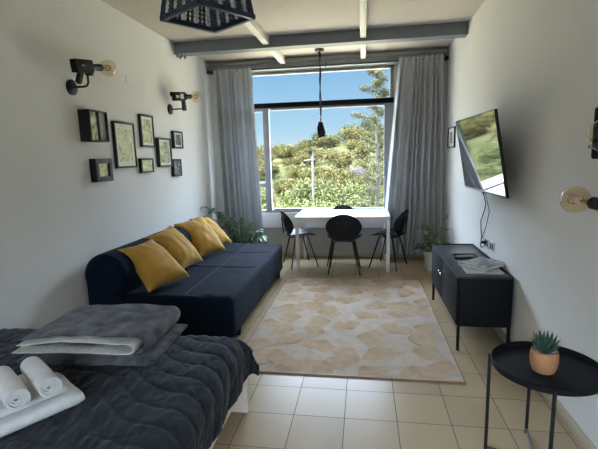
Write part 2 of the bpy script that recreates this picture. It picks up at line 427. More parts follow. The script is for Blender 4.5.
# bare twiggy shrub
tx, ty = -.6 - 0 * 1, 34.; tz = ground_z(tx, ty)
b = B(); r = random.Random(9)
for k in range(90):
    a = r.random() * 6.28; L = r.uniform(1.2, 2.2); q = r.uniform(.2, .9)
    p1 = Vector((math.cos(a) * q * L * .5, math.sin(a) * q * L * .5, L * .6)); p2 = p1 + Vector((r.gauss(0, .3), r.gauss(0, .3), .7 * L * .5))
    tube(b, [(0, 0, -.1), p1, p2], [.03, .018, .008], 3)
    for _ in range(5):
        p3 = p1.lerp(p2, r.random()); tube(b, [p3, p3 + Vector((r.gauss(0, .25), r.gauss(0, .25), r.uniform(.1, .5)))], [.012, .006], 3)
o = obj('bare_shrub', b, 'twigs'); o.location = (tx, ty, tz); o.scale = (.8, .8, .7); tag(o, 'bare pinkish leafless shrub among the hillside bushes', 'shrub')
# utility pole
px, py = -3.0, 25.; pz = ground_z(px, py)
t = thing('utility_pole', 'thin pale utility pole rising from the thicket', 'pole', (px, py, pz))
b = B(); tube(b, [(0, 0, -.3), (.0, 0, 1.75 - pz)], [.085, .06], 10); obj('post', b, 'pole', t)
b = B(); tube(b, [(-.5, 0, 1.25 - pz), (.12, 0, 1.32 - pz)], .045, 6); obj('crossarm', b, 'pole', t)
b = B(); box(b, (-.22, -.1, 1.62 - pz), (-.02, .1, 1.85 - pz), .02); obj('pole_cap', b, 'alu_dark', t)
# ------------------------------------------------------------ curtains and rod
def curtain(name, x0t, x1t, x0b, x1b, zt, zb, folds, label, seed, flare=None):
    r = random.Random(seed); ph = r.random() * 6
    H = zt - zb; b = B(); y0 = 6.06
    def fn(u, v):
        z = zt - v * H
        e = v ** 1.15 if flare is None else flare(v)
        xl = x0t + (x0b - x0t) * v; xr = x1t + (x1b - x1t) * e
        uu = u + .018 * math.sin(u * 17 + ph) + .008 * noise.noise(Vector((u * 6, v * 2, seed)))
        x = xl + (xr - xl) * uu
        amp = .022 + .022 * min(1, v * 4) + .012 * noise.noise(Vector((u * 9, v * 1.5, seed * 2.)))
        if v < .035: amp = .016
        w = 2 * PI * folds * u + 1.1 * math.sin(u * 9 + ph) + .5 * math.sin(v * 2.2 + u * 15)
        y = y0 + amp * (math.sin(w) + .2 * math.sin(1.55 * w + v * 1.5 + ph)) - .01 * v - (.022 * max(0, 1 - v / .06))
        if v < .02: z += .006 * math.sin(w * 2)
        return Vector((x, y, z))
    grid(b, fn, folds * 16, 60)
    c = Vector(((x0t + x1t) / 2, y0, zb)); off(b, c)
    o = obj(name, b, 'curtain', recalc=False, angle=80); o.location = c
    s = o.modifiers.new('cloth', 'SOLIDIFY'); s.thickness = .003
    tag(o, label, 'curtain', 'grey curtains at the window')
    # thin sheer hem behind
    return o
curtain('curtain', -2.15, -1.56, -2.10, -1.46, 2.775, .10, 8, 'long grey pleated curtain at the left side of the window', 3)
curtain('curtain', .46, 1.055, .22, 1.09, 2.795, .09, 9, 'long grey pleated curtain at the right side of the window', 8, )
b = B()
for x0, x1 in ((XL + .04, XR - .03),): tube(b, [(x0, 6.06, 2.755), (x1, 6.06, 2.755)], .009, 10)
rod = solo('curtain_rod', b, 'black', 'thin black curtain rod under the grey window beam', 'curtain rod', origin=(-.57, 6.06, 2.755))
b = B()
for x in (XL + .05, XR - .035): ball(b, (x + .57, 0, 0), .028, 12)
obj('finial', b, 'black', rod)
b = B()
for x in (-2.17, -.52, 1.07):
    box(b, (x + .57 - .01, -.01, -.02), (x + .57 + .01, .075, -.0), .002); box(b, (x + .57 - .012, .06, -.02), (x + .57 + .012, .066, .06), .001)
obj('bracket', b, 'black', rod)

# ------------------------------------------------------------ pendant lamp with black tassel-like shade
p = (-.576, 5.82, Z)
t = thing('pendant_lamp', 'black pendant lamp with a slim drooping shade hanging before the window', 'lamp', p)
b = B(); lathe(b, [(0, 0), (.062, 0), (.062, -.018), (.05, -.03), (.012, -.034), (.012, -.06), (0, -.06)], seg=28); obj('canopy', b, 'black', t)
b = B(); tube(b, [(0, 0, -.05), (.012, 0, -.3), (-.006, 0, -.6), (.004, 0, -.9)], .008, 8); tube(b, [(.015, 0, -.05), (-.006, 0, -.4), (.016, 0, -.7), (.004, 0, -.9)], .006, 8); obj('cord', b, 'black', t)
b = B(); lathe(b, [(0, -.86), (.016, -.87), (.02, -.93), (.026, -.94), (.024, -.96), (0, -.96)], seg=16); obj('socket', b, 'chrome', t)
b = B()
for k in range(34):
    a = k * 2.4; q = .045 * math.sqrt((k + .5) / 34); l = 1.06 + .10 * ((k * 7) % 10) / 10
    tube(b, [(math.cos(a) * q * .5, math.sin(a) * q * .5, -.94), (math.cos(a) * q + .0, math.sin(a) * q, -1.03), (math.cos(a) * q * 1.15 + .014, math.sin(a) * q, -l)], [.010, .013, .011], 6)
obj('lamp_shade', b, 'black_soft', t)

# ------------------------------------------------------------ wall sconces shaped like film cameras
def sconce(label, group, x, y, z, side, kind, yaw=0., pitch=.16, oxa=.152, oy=0., rr=.068):
    """side +1: on left wall facing +x ; -1: on right wall. Camera points to +y."""
    t = thing('wall_lamp', label, 'wall lamp', (x, y, z), 0, group)
    s = side
    b = B(); lathe(b, [(0, 0), (.060, 0), (.060, .014), (.045, .022), (0, .022)], (0, 0, 0), (s, 0, 0), 28); obj('wall_plate', b, 'black', t)
    ox = oxa * s
    b = B(); tube(b, [(0, 0, 0), (ox * .75, 0, 0), (ox * .93, oy * .9, .008), (ox, oy, .03), (ox, oy, .10)], .0085, 10); obj('arm', b, 'black', t)
    R_ = Matrix.Translation((ox, oy, .10)) @ Matrix.Rotation(yaw, 4, 'Z') @ Matrix.Rotation(pitch, 4, 'X')
    def fx(b_):
        for v in b_.verts: v.co = R_ @ v.co
        return b_
    if kind == 'slant':
        b = B(); box(b, (-.028, -.15, .0), (.028, .06, .095), .008); box(b, (-.02, -.005, -.02), (.02, .045, .01), .006)
        box(b, (-.029, -.13, .03), (.029, -.02, .06), .002)
        body = obj('camera_body', fx(b), 'black_soft', t)
        b = B(); box(b, (-.017, -.034, -.105), (.017, .006, 0), .006, mtx=Matrix.Translation((0, -.062, .005)) @ Matrix.Rotation(-.6, 4, 'X')); obj('grip', fx(b), 'black', t)
        b = B(); box(b, (-.0305, -.10, .045), (-.0295, -.075, .055)); box(b, (.0295, -.09, .045), (.0305, -.06, .056)); lathe(b, [(0, 0), (.008, 0), (.008, .004), (0, .004)], (.029, .03, -.012), (1, 0, 0), 12)
        obj('badge', fx(b), 'chrome', t); l0 = .108
    elif kind == 'straight':
        b = B(); box(b, (-.026, -.16, .0), (.026, .02, .085), .006); box(b, (-.02, -.19, .05), (.02, .04, .098), .006); box(b, (-.028, .0, .01), (.028, .05, .08), .006)
        obj('camera_body', fx(b), 'black_soft', t)
        b = B(); box(b, (-.018, -.022, -.115), (.018, .024, .01), .006); obj('grip', fx(b), 'black', t)
        b = B(); box(b, (.026, -.14, .03), (.0275, -.09, .06)); box(b, (.026, -.07, .02), (.0275, -.01, .075)); obj('badge', fx(b), 'chrome', t); l0 = .05
    else:
        b = B(); box(b, (-.064, -.10, -.045), (.064, .035, .165), .01); box(b, (-.05, -.08, .155), (.05, .01, .18), .01)
        obj('camera_body', fx(b), 'black_soft', t)
        b = B(); lathe(b, [(0, 0), (.022, 0), (.022, .02), (0, .02)], (.063, -.04, .02), (1, 0, 0), 16); obj('winder', fx(b), 'chrome', t); l0 = .035
    cz = .047
    b = B(); prof = [(0, l0 - .06), (.024, l0 - .06), (.024, l0 + .03)]
    for k in range(5): prof += [(.027, l0 + .03 + k * .012), (.027, l0 + .037 + k * .012), (.023, l0 + .039 + k * .012)]
    prof += [(.021, l0 + .09), (0, l0 + .09)]
    lathe(b, prof, (0, 0, cz), (0, 1, 0), 24); obj('lens_barrel', fx(b), 'black', t)
    b = B(); lathe(b, [(0, l0 + .088), (.0145, l0 + .088), (.0145, l0 + .11), (0, l0 + .11)], (0, 0, cz), (0, 1, 0), 18); obj('socket', fx(b), 'brass', t)
    c0 = l0 + .105
    prof = [(.013, c0)]
    for k in range(1, 15):
        a = PI * k / 15; prof.append((max(.013, rr * math.sin(a)), c0 + .012 + rr * (1 - math.cos(a))))
    prof.append((0, c0 + .012 + 2 * rr))
    b = B(); lathe(b, prof, (0, 0, cz), (0, 1, 0), 28); bu = obj('bulb', fx(b), 'bulb', t)
    b = B(); tube(b, [(0, c0, cz), (0, c0 + .045, cz)], .006, 8)
    pts = []
    for k in range(60):
        a = k * .55; pts.append((math.cos(a) * .022, c0 + .045 + .05 * abs(math.sin(k * .16)), cz + math.sin(a) * .022))
    tube(b, pts, .0016, 5); obj('filament', fx(b), 'filament', bu)
    return t
G = 'camera-shaped wall lamps'
sconce('black movie-camera wall lamp with slanted grip, above the deepest picture frame', G, XL, 3.105, 2.105, 1, 'slant', 0., .15)
sconce('black movie-camera wall lamp with straight grip, on the left wall nearest the curtain', G, XL, 4.818, 2.112, 1, 'straight', -.32, .10, .148, .065, .068)
sconce('black camera wall lamp with clear globe, lower one on the right wall', G, XR, 1.79, 1.137, -1, 'slant', .31, .05, .09, 0., .0625)
sconce('black boxy camera wall lamp cut by the photo edge, upper one on the right wall', G, XR, 1.915, 1.427, -1, 'box', 2.58, .0, .124, 0., .0625)

# round blank plate on wall
b = B(); lathe(b, [(0, 0), (.05, 0), (.05, .004), (.042, .007), (0, .007)], (0, 0, 0), (1, 0, 0), 28)
solo('blank_wall_plate', b, 'wall', 'small round painted cover plate between the two left wall lamps', 'cover plate').location = (XL, 3.95, 2.30)

# ------------------------------------------------------------ caged ceiling lamp
cx, cy, zb = -.91, 2.54, 2.35
ang = math.atan2(2.80 - 2.478, -.969 + 1.187)
t = thing('ceiling_lamp', 'dark navy square lantern lamp with beaded glass sides on the ceiling', 'ceiling lamp', (cx, cy, zb), ang)
h0, h1, HH = .186, .135, .38
b = B()
cs = [(-1, -1), (1, -1), (1, 1), (-1, 1)]
w = .014
for k in range(4):
    (ax, ay), (bx_, by_) = cs[k], cs[(k + 1) % 4]
    for (h, z) in ((h0, 0), (h1, HH)):
        box(b, (min(ax, bx_) * h - w, min(ay, by_) * h - w, z - w), (max(ax, bx_) * h + w, max(ay, by_) * h + w, z + w), .002)
    P0 = Vector((ax * h0, ay * h0, 0)); P1 = Vector((ax * h1, ay * h1, HH))
    tube(b, [P0, P1], .020, 4)
obj('cage_frame', b, mat('navy_metal', (.008, .022, .060), .45), t)
mgl = glass('beaded_glass', (.75, .78, .82), gl=1.5, rough=.15)
for k in range(4):
    (ax, ay), (bx_, by_) = cs[k], cs[(k + 1) % 4]
    A0 = Vector((ax * h0, ay * h0, .012)); B0 = Vector((bx_ * h0, by_ * h0, .012)); A1 = Vector((ax * h1, ay * h1, HH - .012)); B1 = Vector((bx_ * h1, by_ * h1, HH - .012))
    bd = B(); bl_ = B()
    nstr = 12
    for i in range(nstr):
        u = (i + .7) / (nstr + .4); p0 = A0.lerp(B0, u); p1 = A1.lerp(B1, u)
        bmx = bl_ if i % 3 == 1 else bd
        tube(bmx, [p0, p1], .0105 if i % 3 == 1 else .0085, 6)
        for j in range(14): ball(bmx, p0.lerp(p1, (j + .5) / 14), .013, 6, (1, 1, .8))
    for q in (.22, .5, .78): tube(bl_, [A0.lerp(A1, q), B0.lerp(B1, q)], .003, 4)
    obj('bead_curtain', bd, mat('smoky_beads', (.04, .052, .085), .25, var=.5, vscale=30), t)['kind'] = 'stuff'
    obj('bead_curtain', bl_, mat('silver_beads', (.42, .45, .48), .3, var=.3, vscale=30), t)['kind'] = 'stuff'
b = B(); lathe(b, [(0, 0), (.03, 0), (.03, .07), (0, .07)], (0, 0, .25), seg=16); obj('bulb_holder', b, 'plastic_white', t)
b = B(); prof = [(0, 0)] + [(.05 * math.sin(PI * k / 12), .05 - .05 * math.cos(PI * k / 12)) for k in range(1, 11)] + [(.014, .11)]
lathe(b, prof, (0, 0, .15), seg=20); obj('bulb', b, mat('frosted_bulb', (.8, .78, .7), .3), t)
b = B(); box(b, (-h1, -h1, HH), (h1, h1, HH + .01)); tube(b, [(0, 0, HH), (0, 0, Z - zb)], .02, 12); lathe(b, [(0, 0), (.06, 0), (.06, -.02), (0, -.02)], (0, 0, Z - zb), seg=24)
obj('ceiling_mount', b, 'black', t)

# ------------------------------------------------------------ picture frames on the left wall
def frame(label, y0, y1, z0, z1, depth, fw, art, mount=0., inset=.006, extra=None):
    if depth < .05:      # measured on the wall plane, the front face stands a little nearer
        k_ = (2.26 - depth * .45) / 2.26; y0, y1, z0, z1 = y0 * k_, y1 * k_, 1.527 + (z0 - 1.527) * k_, 1.527 + (z1 - 1.527) * k_
    hy, hz = (y1 - y0) / 2, (z1 - z0) / 2
    t = thing('picture_frame', label, 'picture frame', (XL, (y0 + y1) / 2, (z0 + z1) / 2), 0, 'black frames on the left wall')
    b = B()
    box(b, (0, -hy, -hz), (depth, -hy + fw, hz), .0015); box(b, (0, hy - fw, -hz), (depth, hy, hz), .0015)
    box(b, (0, -hy + fw, hz - fw), (depth, hy - fw, hz), .0015); box(b, (0, -hy + fw, -hz), (depth, hy - fw, -hz + fw), .0015)
    box(b, (0, -hy + fw * .5, -hz + fw * .5), (.003, hy - fw * .5, hz - fw * .5))
    obj('frame', b, 'blackwood', t)
    iy, iz = hy - fw, hz - fw; xi = depth - (inset if depth < .05 else .018)
    if mount:
        b = B(); box(b, (.003, -iy, -iz), (xi - .004, iy, iz)); obj('mount', b, 'matboard', t)
    b = B(); my, mz = iy * (1 - mount), iz * (1 - mount * .8)
    box(b, (.003, -my, -mz), (xi - .0025, my, mz)); obj('picture', b, art, t)
    if extra: extra(t, iy, iz, xi)
    b = B(); box(b, (xi, -iy, -iz), (xi + .002, iy, iz)); obj('glass', b, M['frame_glass'], t)
    return t
M['frame_glass'] = glass('picture_glass', (.97, .97, .97), gl=1.3)
def split(t, iy, iz, xi):
    b = B(); box(b, (.003, .0, -iz), (xi + .012, .014, iz), mi=1); box(b, (.003, .014, -iz), (xi - .001, iy, iz)); obj('divider', b, ['backwall', 'blackwood'], t, label='plain grey right half behind a divider')
frame('deep black shadow-box frame, upper left of the picture group', 3.150, 3.395, 1.69, 1.942, .10, .012, 'print_green', extra=split)
frame('small deep black frame with yellow-green print, lower left of the group', 3.23, 3.462, 1.357, 1.552, .06, .042, 'print_map')
frame('largest black frame with a pale mount and sketch', 3.615, 3.963, 1.46, 1.89, .03, .018, 'print_map', .28)
frame('tall black frame with narrow green print, top centre of the group', 4.095, 4.365, 1.665, 1.995, .03, .018, 'print_green', .22)
frame('small square-ish black frame under the tall top centre one', 4.038, 4.295, 1.398, 1.549, .035, .02, 'print_green')
frame('upright black frame with pale green print, right of the little square one', 4.432, 4.745, 1.447, 1.772, .04, .02, 'print_green', .2)
frame('small black frame with monochrome picture, upper right of the group', 4.84, 5.095, 1.66, 1.867, .035, .02, 'print_mono', .3)
frame('small black frame with dark grey picture, lower right of the group', 4.775, 5.00, 1.324, 1.533, .035, .018, 'print_mono')

# small frame on the right wall behind the television
t = thing('picture_frame', 'small black frame with black and white print beside the television', 'picture frame', (XR, 5.72, 1.71))
b = B(); box(b, (-.022, -.2, -.13), (0, -.185, .13)); box(b, (-.022, .185, -.13), (0, .2, .13)); box(b, (-.022, -.185, .115), (0, .185, .13)); box(b, (-.022, -.185, -.13), (0, .185, -.115)); obj('frame', b, 'blackwood', t)
b = B(); box(b, (-.012, -.186, -.116), (0, .186, .116)); obj('mount', b, 'matboard', t)
b = B(); box(b, (-.014, -.06, -.07), (-.0121, .06, .07)); obj('picture', b, 'print_mono', t)

# ------------------------------------------------------------ television
ya, ti = .027, .174
a_ = Vector((math.sin(ya), -math.cos(ya), 0)); n0 = Vector((-math.cos(ya), -math.sin(ya), 0))
u_ = Vector((0, 0, 1)) * math.cos(ti) + n0 * math.sin(ti); n_ = a_.cross(u_)
cTV = Vector((.930, 3.705, 1.500))
t = thing('television', 'flat black television tilted forward on the right wall, reflecting the window', 'television')
t.matrix_world = Matrix(((a_.x, u_.x, n_.x, cTV.x), (a_.y, u_.y, n_.y, cTV.y), (a_.z, u_.z, n_.z, cTV.z), (0, 0, 0, 1)))
W2, H2 = .55, .316
b = B(); box(b, (-W2, -H2, -.022), (W2, H2, -.002), .003); box(b, (-W2, H2 - .008, -.003), (W2, H2, .001)); box(b, (-W2, -H2, -.003), (-W2 + .008, H2, .001)); box(b, (W2 - .008, -H2, -.003), (W2, H2, .001))
obj('bezel', b, 'black', t)
b = B(); box(b, (-W2, -H2, -.004), (W2, -H2 + .016, .003), .001); obj('lower_trim', b, mat('satin_grey_trim', (.22, .23, .25), .35, metal=.6), t, label='satin grey lower trim')
ms = mat('television_screen', (.42, .43, .43), .04, metal=1.)
b = B(); box(b, (-W2 + .008, -H2 + .016, -.003), (W2 - .008, H2 - .008, -.0005)); obj('screen', b, ms, t, label='glossy reflecting screen')
b = B(); box(b, (-.40, -.27, -.055), (.40, .12, -.02), .012); obj('back_housing', b, 'black_soft', t)
b = B(); box(b, (-.10, -.08, -.075), (.10, .08, -.05), .004)
inv = t.matrix_world.inverted()
for dz in (-.05, .05):
    p0 = Vector((0, dz, -.07)); p1 = inv @ Vector((XR - .004, cTV.y, cTV.z + dz)); tube(b, [p0, p1], .012, 8)
c = inv @ Vector((XR, cTV.y, cTV.z)); 
obj('wall_bracket', b, 'black', t)
b = B(); box(b, (-.04, -.006, -.002), (.04, .006, .006), .002, mtx=Matrix.Translation((.02, -H2 - .004, 0))); obj('sensor', b, 'black', t)
# cable and sockets
b = B(); tube(b, [(1.02, 3.86, 1.19), (1.06, 3.93, 1.13), (1.095, 4.0, 1.05), (1.11, 4.10, .97), (1.112, 4.20, .87), (1.112, 4.19, .80), (1.112, 4.15, .72), (1.10, 4.13, .66), (1.10, 4.09, .63), (1.105, 4.03, .66), (1.112, 3.99, .70)], .0045, 6)
tube(b, [(1.04, 3.84, 1.19), (1.10, 3.9, 1.0), (1.114, 4.02, .86), (1.114, 4.12, .74), (1.10, 4.14, .66), (1.09, 4.10, .615), (1.06, 4.0, .608)], .003, 6)
solo('television_cable', b, 'black', 'black cable hanging from television to wall sockets', 'cable', origin=(1.1, 4.1, .605))
for i, (y, lb) in enumerate(((4.0, 'white wall socket holding the black plug, left of the pair'), (3.84, 'white wall socket without plug, right of the pair above the cabinet'))):
    t = thing('wall_socket', lb, 'wall socket', (XR, y, .695), 0, 'wall sockets')
    b = B(); box(b, (-.009, -.06, -.042), (0, .06, .042), .003); obj('cover', b, 'plastic_white', t)
    for dy in (-.026, .026):
        b = B(); box(b, (-.0115, dy - .018, -.028), (-.008, dy + .018, .028), .001); obj('outlet', b, mat('socket_insert', (.12, .11, .10), .5), t)
    if i == 0:
        b = B(); box(b, (-.05, -.012, -.014), (-.009, .014, .012), .004)
        solo('plug', b, 'black', 'black plug in the wall socket beside the cable', 'plug').location = (XR - .002, 4.02, .695)

# ------------------------------------------------------------ metal cabinet
CX0, CX1, CY0, CY1, CZ0, CZ1 = .697, 1.097, 3.208, 4.398, .20, .60
o0 = ((CX0 + CX1) / 2, (CY0 + CY1) / 2, 0)
t = thing('cabinet', 'low black metal cabinet with two doors on legs by the right wall', 'cabinet', o0)
b = B()
box(b, (CX0 + .02, CY0, CZ0), (CX1, CY0 + .012, CZ1), .003); box(b, (CX0 + .02, CY1 - .012, CZ0), (CX1, CY1, CZ1), .003)
box(b, (CX0 + .02, CY0, CZ0), (CX1, CY1, CZ0 + .012), .003); box(b, (CX1 - .01, CY0, CZ0), (CX1, CY1, CZ1))
box(b, (CX0 + .02, CY0 + .012, CZ1 - .03), (CX1, CY1 - .012, CZ1 - .018))
obj('body', off(b, o0), 'black_soft', t)
b = B(); box(b, (CX0, CY0 - .002, CZ1 - .018), (CX1, CY1 + .002, CZ1 - .008), .003)
for q in (((CX0, CY0 - .002, CZ1 - .012), (CX0 + .008, CY1 + .002, CZ1)), ((CX1 - .008, CY0 - .002, CZ1 - .012), (CX1, CY1 + .002, CZ1)), ((CX0, CY0 - .002, CZ1 - .012), (CX1, CY0 + .006, CZ1)), ((CX0, CY1 - .006, CZ1 - .012), (CX1, CY1 + .002, CZ1))): box(b, q[0], q[1], .002)
obj('top', off(b, o0), mat('black_tray_top', (.016, .018, .022), .3, spec=.6), t)
ym = (CY0 + CY1) / 2
for k, (y0, y1) in enumerate(((CY0 + .006, ym - .003), (ym + .003, CY1 - .006))):
    b = B(); box(b, (CX0, y0, CZ0 + .006), (CX0 + .018, y1, CZ1 - .024), .004)
    dr = obj('door', off(b, o0), 'black_soft', t)
    b = B()
    yc = (y0 + y1) / 2
    for i in range(7):
        for j in range(5):
            yy = yc + (i - 3) * .028; zz = CZ0 + .20 + j * .024
            box(b, (CX0 - .0012, yy - .009, zz - .003), (CX0 + .001, yy + .009, zz + .003))
    obj('vent_slots', off(b, o0), mat('slot_dark', (.001, .001, .001), .9), dr)
    ky = ym - .045 if k == 0 else ym + .045
    b = B(); lathe(b, [(.004, 0), (.004, .014), (.012, .017), (.014, .024), (.010, .03), (0, .031)], (CX0, ky, .455), (-1, 0, 0), 18)
    obj('knob', off(b, o0), 'chrome', dr)
for x in (CX0 + .022, CX1 - .012):
    for y in (CY0 + .012, CY1 - .012):
        b = B(); box(b, (x - .011, y - .011, 0), (x + .011, y + .011, CZ0 + (.0 if True else 0)), .002); obj('leg', off(b, o0), 'black_soft', t)

# things on the cabinet
def slab_quad(bm, c, rot, sx, sy, z0, th, bev=.001, mi=0):
    box(bm, (-sx / 2, -sy / 2, 0), (sx / 2, sy / 2, th), bev, mtx=Matrix.Translation((c[0], c[1], z0)) @ Matrix.Rotation(rot, 4, 'Z'), mi=mi)
def book(name, label, c, rot, sx, sy, z, th, cover, group='books on the cabinet'):
    t = thing(name, label, 'book', (c[0], c[1], z), rot, group)
    b = B(); box(b, (-sx / 2 + .002, -sy / 2 + .002, .0015), (sx / 2 - .002, sy / 2 - .002, th - .0015)); obj('pages', b, 'paper', t)
    b = B(); box(b, (-sx / 2, -sy / 2, 0), (sx / 2, sy / 2, .0015)); box(b, (-sx / 2, -sy / 2, th - .0015), (sx / 2, sy / 2, th)); box(b, (sx / 2 - .002, -sy / 2, 0), (sx / 2, sy / 2, th)); obj('cover', b, cover, t)
    return t
book('magazine', 'pale magazine lying flat under the big book on the cabinet', (.925, 3.475), -.02, .27, .37, .593, .012, 'magazine_paper')
book('book', 'grey picture book lying crooked on top of the magazine', (.955, 3.51), .72, .30, .24, .606, .028, 'cover')
t = thing('tray', 'small black tray behind the books on the cabinet', 'tray', (.895, 3.84, .593))
b = B(); box(b, (-.10, -.075, 0), (.10, .075, .005), .002); 
for q in (((-.1, -.075, 0), (-.092, .075, .018)), ((.092, -.075, 0), (.1, .075, .018)), ((-.1, -.075, 0), (.1, -.067, .018)), ((-.1, .067, 0), (.1, .075, .018))): box(b, q[0], q[1], .001)
obj('tray_dish', b, 'black', t)
b = B(); tube(b, [(-.075, -.01, .013), (.075, .02, .013)], [.009, .007], 8)
solo('remote_control', b, 'plastic_white', 'slim white remote lying in the small black tray', 'remote').location = (.895, 3.84, .593)

# ------------------------------------------------------------ rug
RX_0, RX_1, RY0, RY1 = -.955, .665, 2.722, 5.062
b = B(); box(b, (RX_0, RY0, 0), (RX_1, RY1, .012), .005, mi=0)
# ginkgo leaves woven in: thin raised pile
def clipin(p): return RX_0 + .02 < p[0] < RX_1 - .02 and RY0 + .02 < p[1] < RY1 - .02
def cl(p, z): return Vector((min(max(p[0], RX_0 + .02), RX_1 - .02), min(max(p[1], RY0 + .02), RY1 - .02), z))
rr = random.Random(12); pts = []
tries = 0
while len(pts) < 62 and tries < 6000:
    tries += 1
    q = (rr.uniform(RX_0 + .05, RX_1 - .05), rr.uniform(RY0 + .05, RY1 - .05))
    if all((q[0] - w[0]) ** 2 + (q[1] - w[1]) ** 2 > .23 ** 2 for w in pts): pts.append(q)
for i, (x, y) in enumerate(pts):
    a0 = rr.random() * 6.28; R0 = rr.uniform(.20, .27); sp = rr.uniform(.80, 1.05); z = .0125 + .00008 * i
    def rim(t_):
        q = R0 * (1 - .16 * abs(t_) ** 3 - .22 * math.exp(-(t_ / .12) ** 2)) * (1 + .035 * math.sin(t_ * 13 + i) + .02 * math.sin(t_ * 31 + i))
        a = a0 + t_ * sp; return (x - .45 * R0 * math.cos(a0) + q * math.cos(a), y - .45 * R0 * math.sin(a0) + q * math.sin(a))
    base = (x - .45 * R0 * math.cos(a0), y - .45 * R0 * math.sin(a0))
    n_s = 26; prev = None; cv = b.verts.new(cl(base, z))
    ring = [b.verts.new(cl(rim(-1 + 2 * k / n_s), z)) for k in range(n_s + 1)]
    for k in range(n_s):
        try: f = b.faces.new((cv, ring[k], ring[k + 1])); f.material_index = 1
        except ValueError: pass
    for k in range(-8, 9):
        t_ = k / 8.6; e = rim(t_); d = Vector((e[0] - base[0], e[1] - base[1], 0)); nn = Vector((-d.y, d.x, 0)).normalized() * .0011 * 1.2
        p0 = Vector((base[0], base[1], 0)) + d * .12; p1 = Vector((base[0], base[1], 0)) + d * .93
        vs = [b.verts.new(cl(p, z + .00004)) for p in (p0 - nn, p0 + nn, p1 + nn, p1 - nn)]
        f = b.faces.new(vs); f.material_index = 2
    # stem
    s0 = Vector((base[0], base[1], 0)); dd = Vector((-math.cos(a0), -math.sin(a0), 0)); nn = Vector((-dd.y, dd.x, 0)); prev = None
    for k in range(7):
        p = s0 + dd * .022 * k + nn * .0025 * k * k * (1 if i % 2 else -1) * .5
        e = nn * .003
        cur = (b.verts.new(cl(p - e, z + .00002)), b.verts.new(cl(p + e, z + .00002)))
        if prev:
            f = b.faces.new((prev[0], prev[1], cur[1], cur[0])); f.material_index = 1
        prev = cur
M['rug_base'] = mat('cream_rug_pile', (.47, .395, .325), .95, spec=.1, bump=.6, bscale=90, var=.10, vscale=9)
M['rug_leaf'] = mat('tan_rug_leaf', (.40, .29, .185), .95, spec=.1, bump=.6, bscale=90, col2=(.47, .37, .265), vscale=16)
M['rug_vein'] = mat('light_rug_vein', (.27, .165, .085), .95, spec=.1)
M['rug_edge'] = mat('brown_rug_binding', (.24, .14, .07), .9)
rug = solo('rug', b, ['rug_base', 'rug_leaf', 'rug_vein'], 'cream rug with tan ginkgo leaves on the tiled floor', 'rug', recalc=False)
b = B(); tube(b, [(RX_0, RY0, .006), (RX_1, RY0, .006), (RX_1, RY1, .006), (RX_0, RY1, .006)], .008, 6, closed=True); obj('binding', b, 'rug_edge', rug)

# ------------------------------------------------------------ dining table and chairs
TX, TY, TW, TD = -.283, 5.385, 1.235, .75
o0 = (TX, TY + TD / 2, 0)
t = thing('dining_table', 'white rectangular dining table in front of the window', 'table', o0)
b = B(); box(b, (-TW / 2, -TD / 2, .718), (TW / 2, TD / 2, .74), .004); obj('tabletop', b, 'tabletop', t)
b = B()
for s in (-1, 1):
    box(b, (-TW / 2 + .03, s * (TD / 2 - .03) - .01, .65), (TW / 2 - .03, s * (TD / 2 - .03) + .01, .718), .002)
    box(b, (s * (TW / 2 - .03) - .01, -TD / 2 + .03, .65), (s * (TW / 2 - .03) + .01, TD / 2 - .03, .718), .002)
obj('apron', b, 'white', t)
for sx in (-1, 1):
    for sy in (-1, 1):
        b = B(); x = sx * (TW / 2 - .026); y = sy * (TD / 2 - .026); box(b, (x - .021, y - .021, 0), (x + .021, y + .021, .718), .003); obj('leg', b, 'white', t)

def disc_shell(bm, fn, nr=10, na=40, th=.012):
    """a bent oval plate: fn(r,a) -> mid point, thickness along its normal"""
    top = [[None] * na for _ in range(nr + 1)]
    P = [[fn(i / nr, 2 * PI * k / na) for k in range(na)] for i in range(nr + 1)]
    def nrm(i, k):
        i0 = min(max(i, 1), nr); d1 = P[i0][k] - P[i0 - 1][k]; d2 = P[i0][(k + 1) % na] - P[i0][k - 1]
        return d1.cross(d2).normalized()
    L = []
    for s in (1, -1):
        rows = []
        for i in range(1, nr + 1):
            e = th / 2 * (1 if i < nr else .35) * s
            rows.append([bm.verts.new(P[i][k] + nrm(i, k) * e) for k in range(na)])
        c = bm.verts.new(P[0][0] + nrm(1, 0) * th / 2 * s)
        for k in range(na): bm.faces.new((c, rows[0][k], rows[0][(k + 1) % na]) if s > 0 else (c, rows[0][(k + 1) % na], rows[0][k]))
        for i in range(nr - 1):
            for k in range(na):
                q = (rows[i][k], rows[i + 1][k], rows[i + 1][(k + 1) % na], rows[i][(k + 1) % na]); bm.faces.new(q if s > 0 else q[::-1])
        L.append(rows[-1])
    for k in range(na): bm.faces.new((L[0][k], L[1][k], L[1][(k + 1) % na], L[0][(k + 1) % na]))

